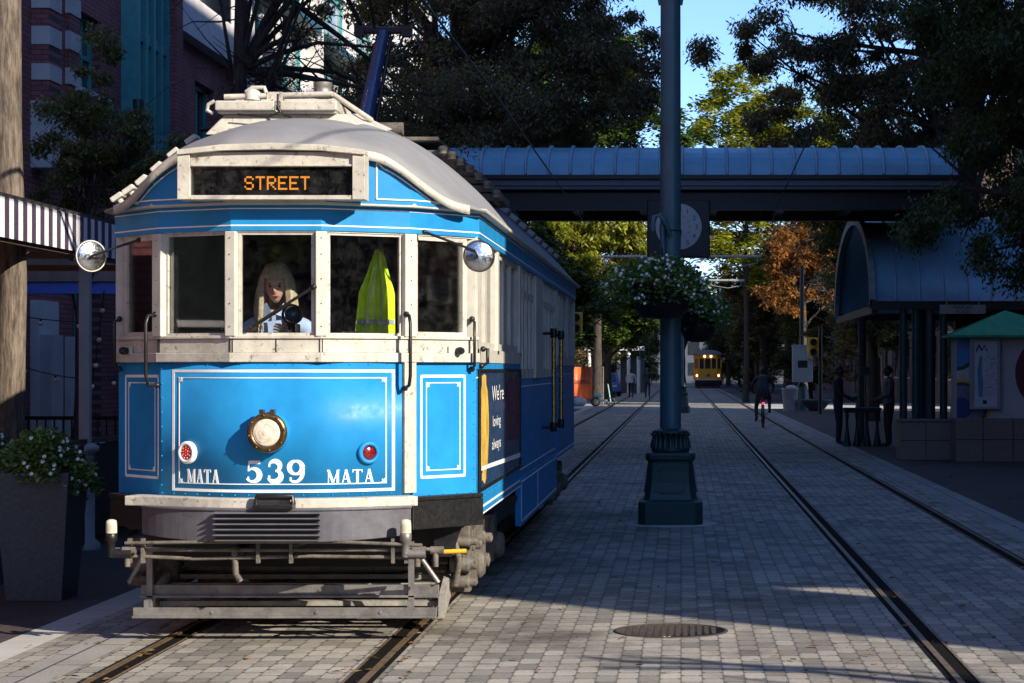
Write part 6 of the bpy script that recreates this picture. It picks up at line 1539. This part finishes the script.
mb = MB(); textmesh(mb,'GENERAL',lambda p,q,t:(p,-.09-t,q),-.10,1.0,.27,.0,sx=.78); mb.build('lettering',m_cdark,ob)
mb = MB()
for z in (1.78,1.0,.15): mb.tube([(-.65,0,z),(.95,.0,z)],.02,6)
for x in (-.65,.42,.95): mb.tube([(x,0,0),(x,0,1.8)],.025,6)
mb.build('barrier_frame', m_steel, ob)
t = thing('parked_scooter','pale parked scooter in front of the barrier','scooter',(wx(603,97),97,0))
for v in (-.35,.35): mb = MB(); mb.tube([(v+.18*math.cos(2*math.pi*i/16),0,.2+.18*math.sin(2*math.pi*i/16)) for i in range(17)],.035,6,caps=False); mb.build('wheel', m_blk, t)
mb = MB(); mb.box(-.35,.2,-.08,.08,.22,.30); mb.tube([(.35,0,.2),(.22,0,1.0)],.03,8); mb.tube([(.2,-.25,1.0),(.2,.25,1.0)],.02,8); mb.ball((-.2,0,.5),.2,.1,.12); mb.build('body', M('mint_paint',(.3,.5,.47),.4), t)
t = thing('boulder','white sack lying at the foot of the orange banner','sack',(wx(577,97),97.5,0)); mb = MB(); mb.ball((0,0,.18),.45,.3,.22,16); t.name='sack'; mb.build('cloth', m_cwhite, t)
for px,Yc,lb,c in ((580,140,'pale blue parked car beyond the trees on the left',(.25,.32,.45)),(606,132,'blue parked car beyond the cross street on the left',(.08,.16,.4))):
    t = thing('parked_car', lb, 'car', (wx(px,Yc),Yc,0)); mc = M('car_paint',c,.3,.3,.05,coat=.5)
    mb = MB(); mb.hexa([(-.9,-2.1,.3),(.9,-2.1,.3),(.9,2.1,.3),(-.9,2.1,.3)],[(-.88,-2.0,.9),(.88,-2.0,.9),(.88,2.05,.9),(-.88,2.05,.9)]); mb.hexa([(-.82,-1.1,.9),(.82,-1.1,.9),(.82,1.7,.9),(-.82,1.7,.9)],[(-.65,-.4,1.45),(.65,-.4,1.45),(.65,1.1,1.45),(-.65,1.1,1.45)]); mb.build('body', mc, t, bevel=.06)
    mb = MB(); mb.hexa([(-.7,-1.12,.95),(.7,-1.12,.95),(.7,-1.0,.95),(-.7,-1.0,.95)],[(-.58,-.52,1.40),(.58,-.52,1.40),(.58,-.4,1.4),(-.58,-.4,1.4)]); mb.build('windscreen', m_pane, t)
    for sx in (-.8,.8):
        for sy in (-1.3,1.3): mb = MB(); mb.lathe((sx,sy,.32),(1,0,0),[(.32,-.1),(.32,.1)],16); mb.build('wheel', m_blk, t)
    for sx in (-.6,.6): mb = MB(); mb.box(sx-.14,sx+.14,-2.12,-2.02,.6,.72); mb.build('headlight', m_lens, t)
# manhole cover
mh = thing('manhole_cover','round rusty iron manhole cover in the sunlit paving','manhole',(wx(671,13.75),13.75,0))
mb = MB(); mb.lathe((0,0,0),(0,0,1),[(.37,-.005),(.37,.006),(.345,.008),(.345,.005),(.001,.005)],48)
for i in range(-7,8):
    for j in range(-7,8):
        x,y=i*.046,j*.046
        if x*x+y*y<.31**2: mb.box(x-.014,x+.014,y-.008,y+.008,.004,.011)
mb.build('cover', M('dark_cast_iron',(.05,.038,.03),.7,.2,.4,20,bmp=.3), mh)
# fallen leaves: countless
mb = MB(); r = random.Random(20)
for i in range(900):
    y = 10.5+ r.random()**1.5*45; x = r.uniform(-4.2,4.5) if r.random()<.75 else TX+r.choice((-G,G))+r.uniform(-.12,.12); a=r.uniform(0,6.28); L=r.uniform(.02,.05); c,s=math.cos(a),math.sin(a); z=r.uniform(.006,.02)
    mb.add([(x,y,.013),(x+c*L-s*L*.35,y+s*L+c*L*.35,z+.006),(x+c*2*L,y+s*2*L,.014),(x+c*L+s*L*.35,y+s*L-c*L*.35,z)],[(0,1,2,3)])
tag(mb.build('fallen_leaves', leafmat('dry_leaves',(.09,.045,.02),(.30,.18,.07),.1), recalc=False),'dry brown leaves scattered on the paving','leaves',kind='stuff')

# ------------------------------------------------------------------ sun, sky, camera
SUN_H = Vector((.75,-.66)).normalized(); EL = rad(27)
sv = Vector((SUN_H.x*math.cos(EL), SUN_H.y*math.cos(EL), math.sin(EL)))
ld = bpy.data.lights.new('sun','SUN'); ld.energy = 5.0; ld.angle = rad(.5); ld.color = (1,.90,.74)
lo = bpy.data.objects.new('sun', ld); COL.objects.link(lo); lo.rotation_euler = (-sv).to_track_quat('-Z','Y').to_euler(); lo.location = (20,-20,30)
w = bpy.data.worlds.new('World'); sc.world = w; w.use_nodes = True; nt = w.node_tree; bg = nt.nodes['Background']
sky = nt.nodes.new('ShaderNodeTexSky'); sky.sky_type = 'NISHITA'; sky.sun_disc = False; sky.sun_elevation = EL
sky.sun_rotation = math.atan2(sv.x, sv.y); sky.air_density = .8; sky.dust_density = .1; sky.ozone_density = 4.5
nt.links.new(mix(nt, 1, sky.outputs[0], (.85,.89,1.0), 'MULTIPLY'), bg.inputs[0]); bg.inputs[1].default_value = .15
cam = bpy.data.cameras.new('camera'); co = bpy.data.objects.new('camera', cam); COL.objects.link(co); sc.camera = co
co.location = (0,0,CH); co.rotation_euler = (rad(90),0,0); cam.sensor_width = 36; cam.lens = FPX/1024*36
cam.shift_x = -169/1024; cam.shift_y = 27.5/1024; cam.clip_end = 3000; cam.clip_start = .1
sc.view_settings.view_transform = 'Standard'; sc.view_settings.look = 'None'; sc.view_settings.exposure = .8; sc.view_settings.gamma = 1
sc.render.resolution_x = 1024; sc.render.resolution_y = 683
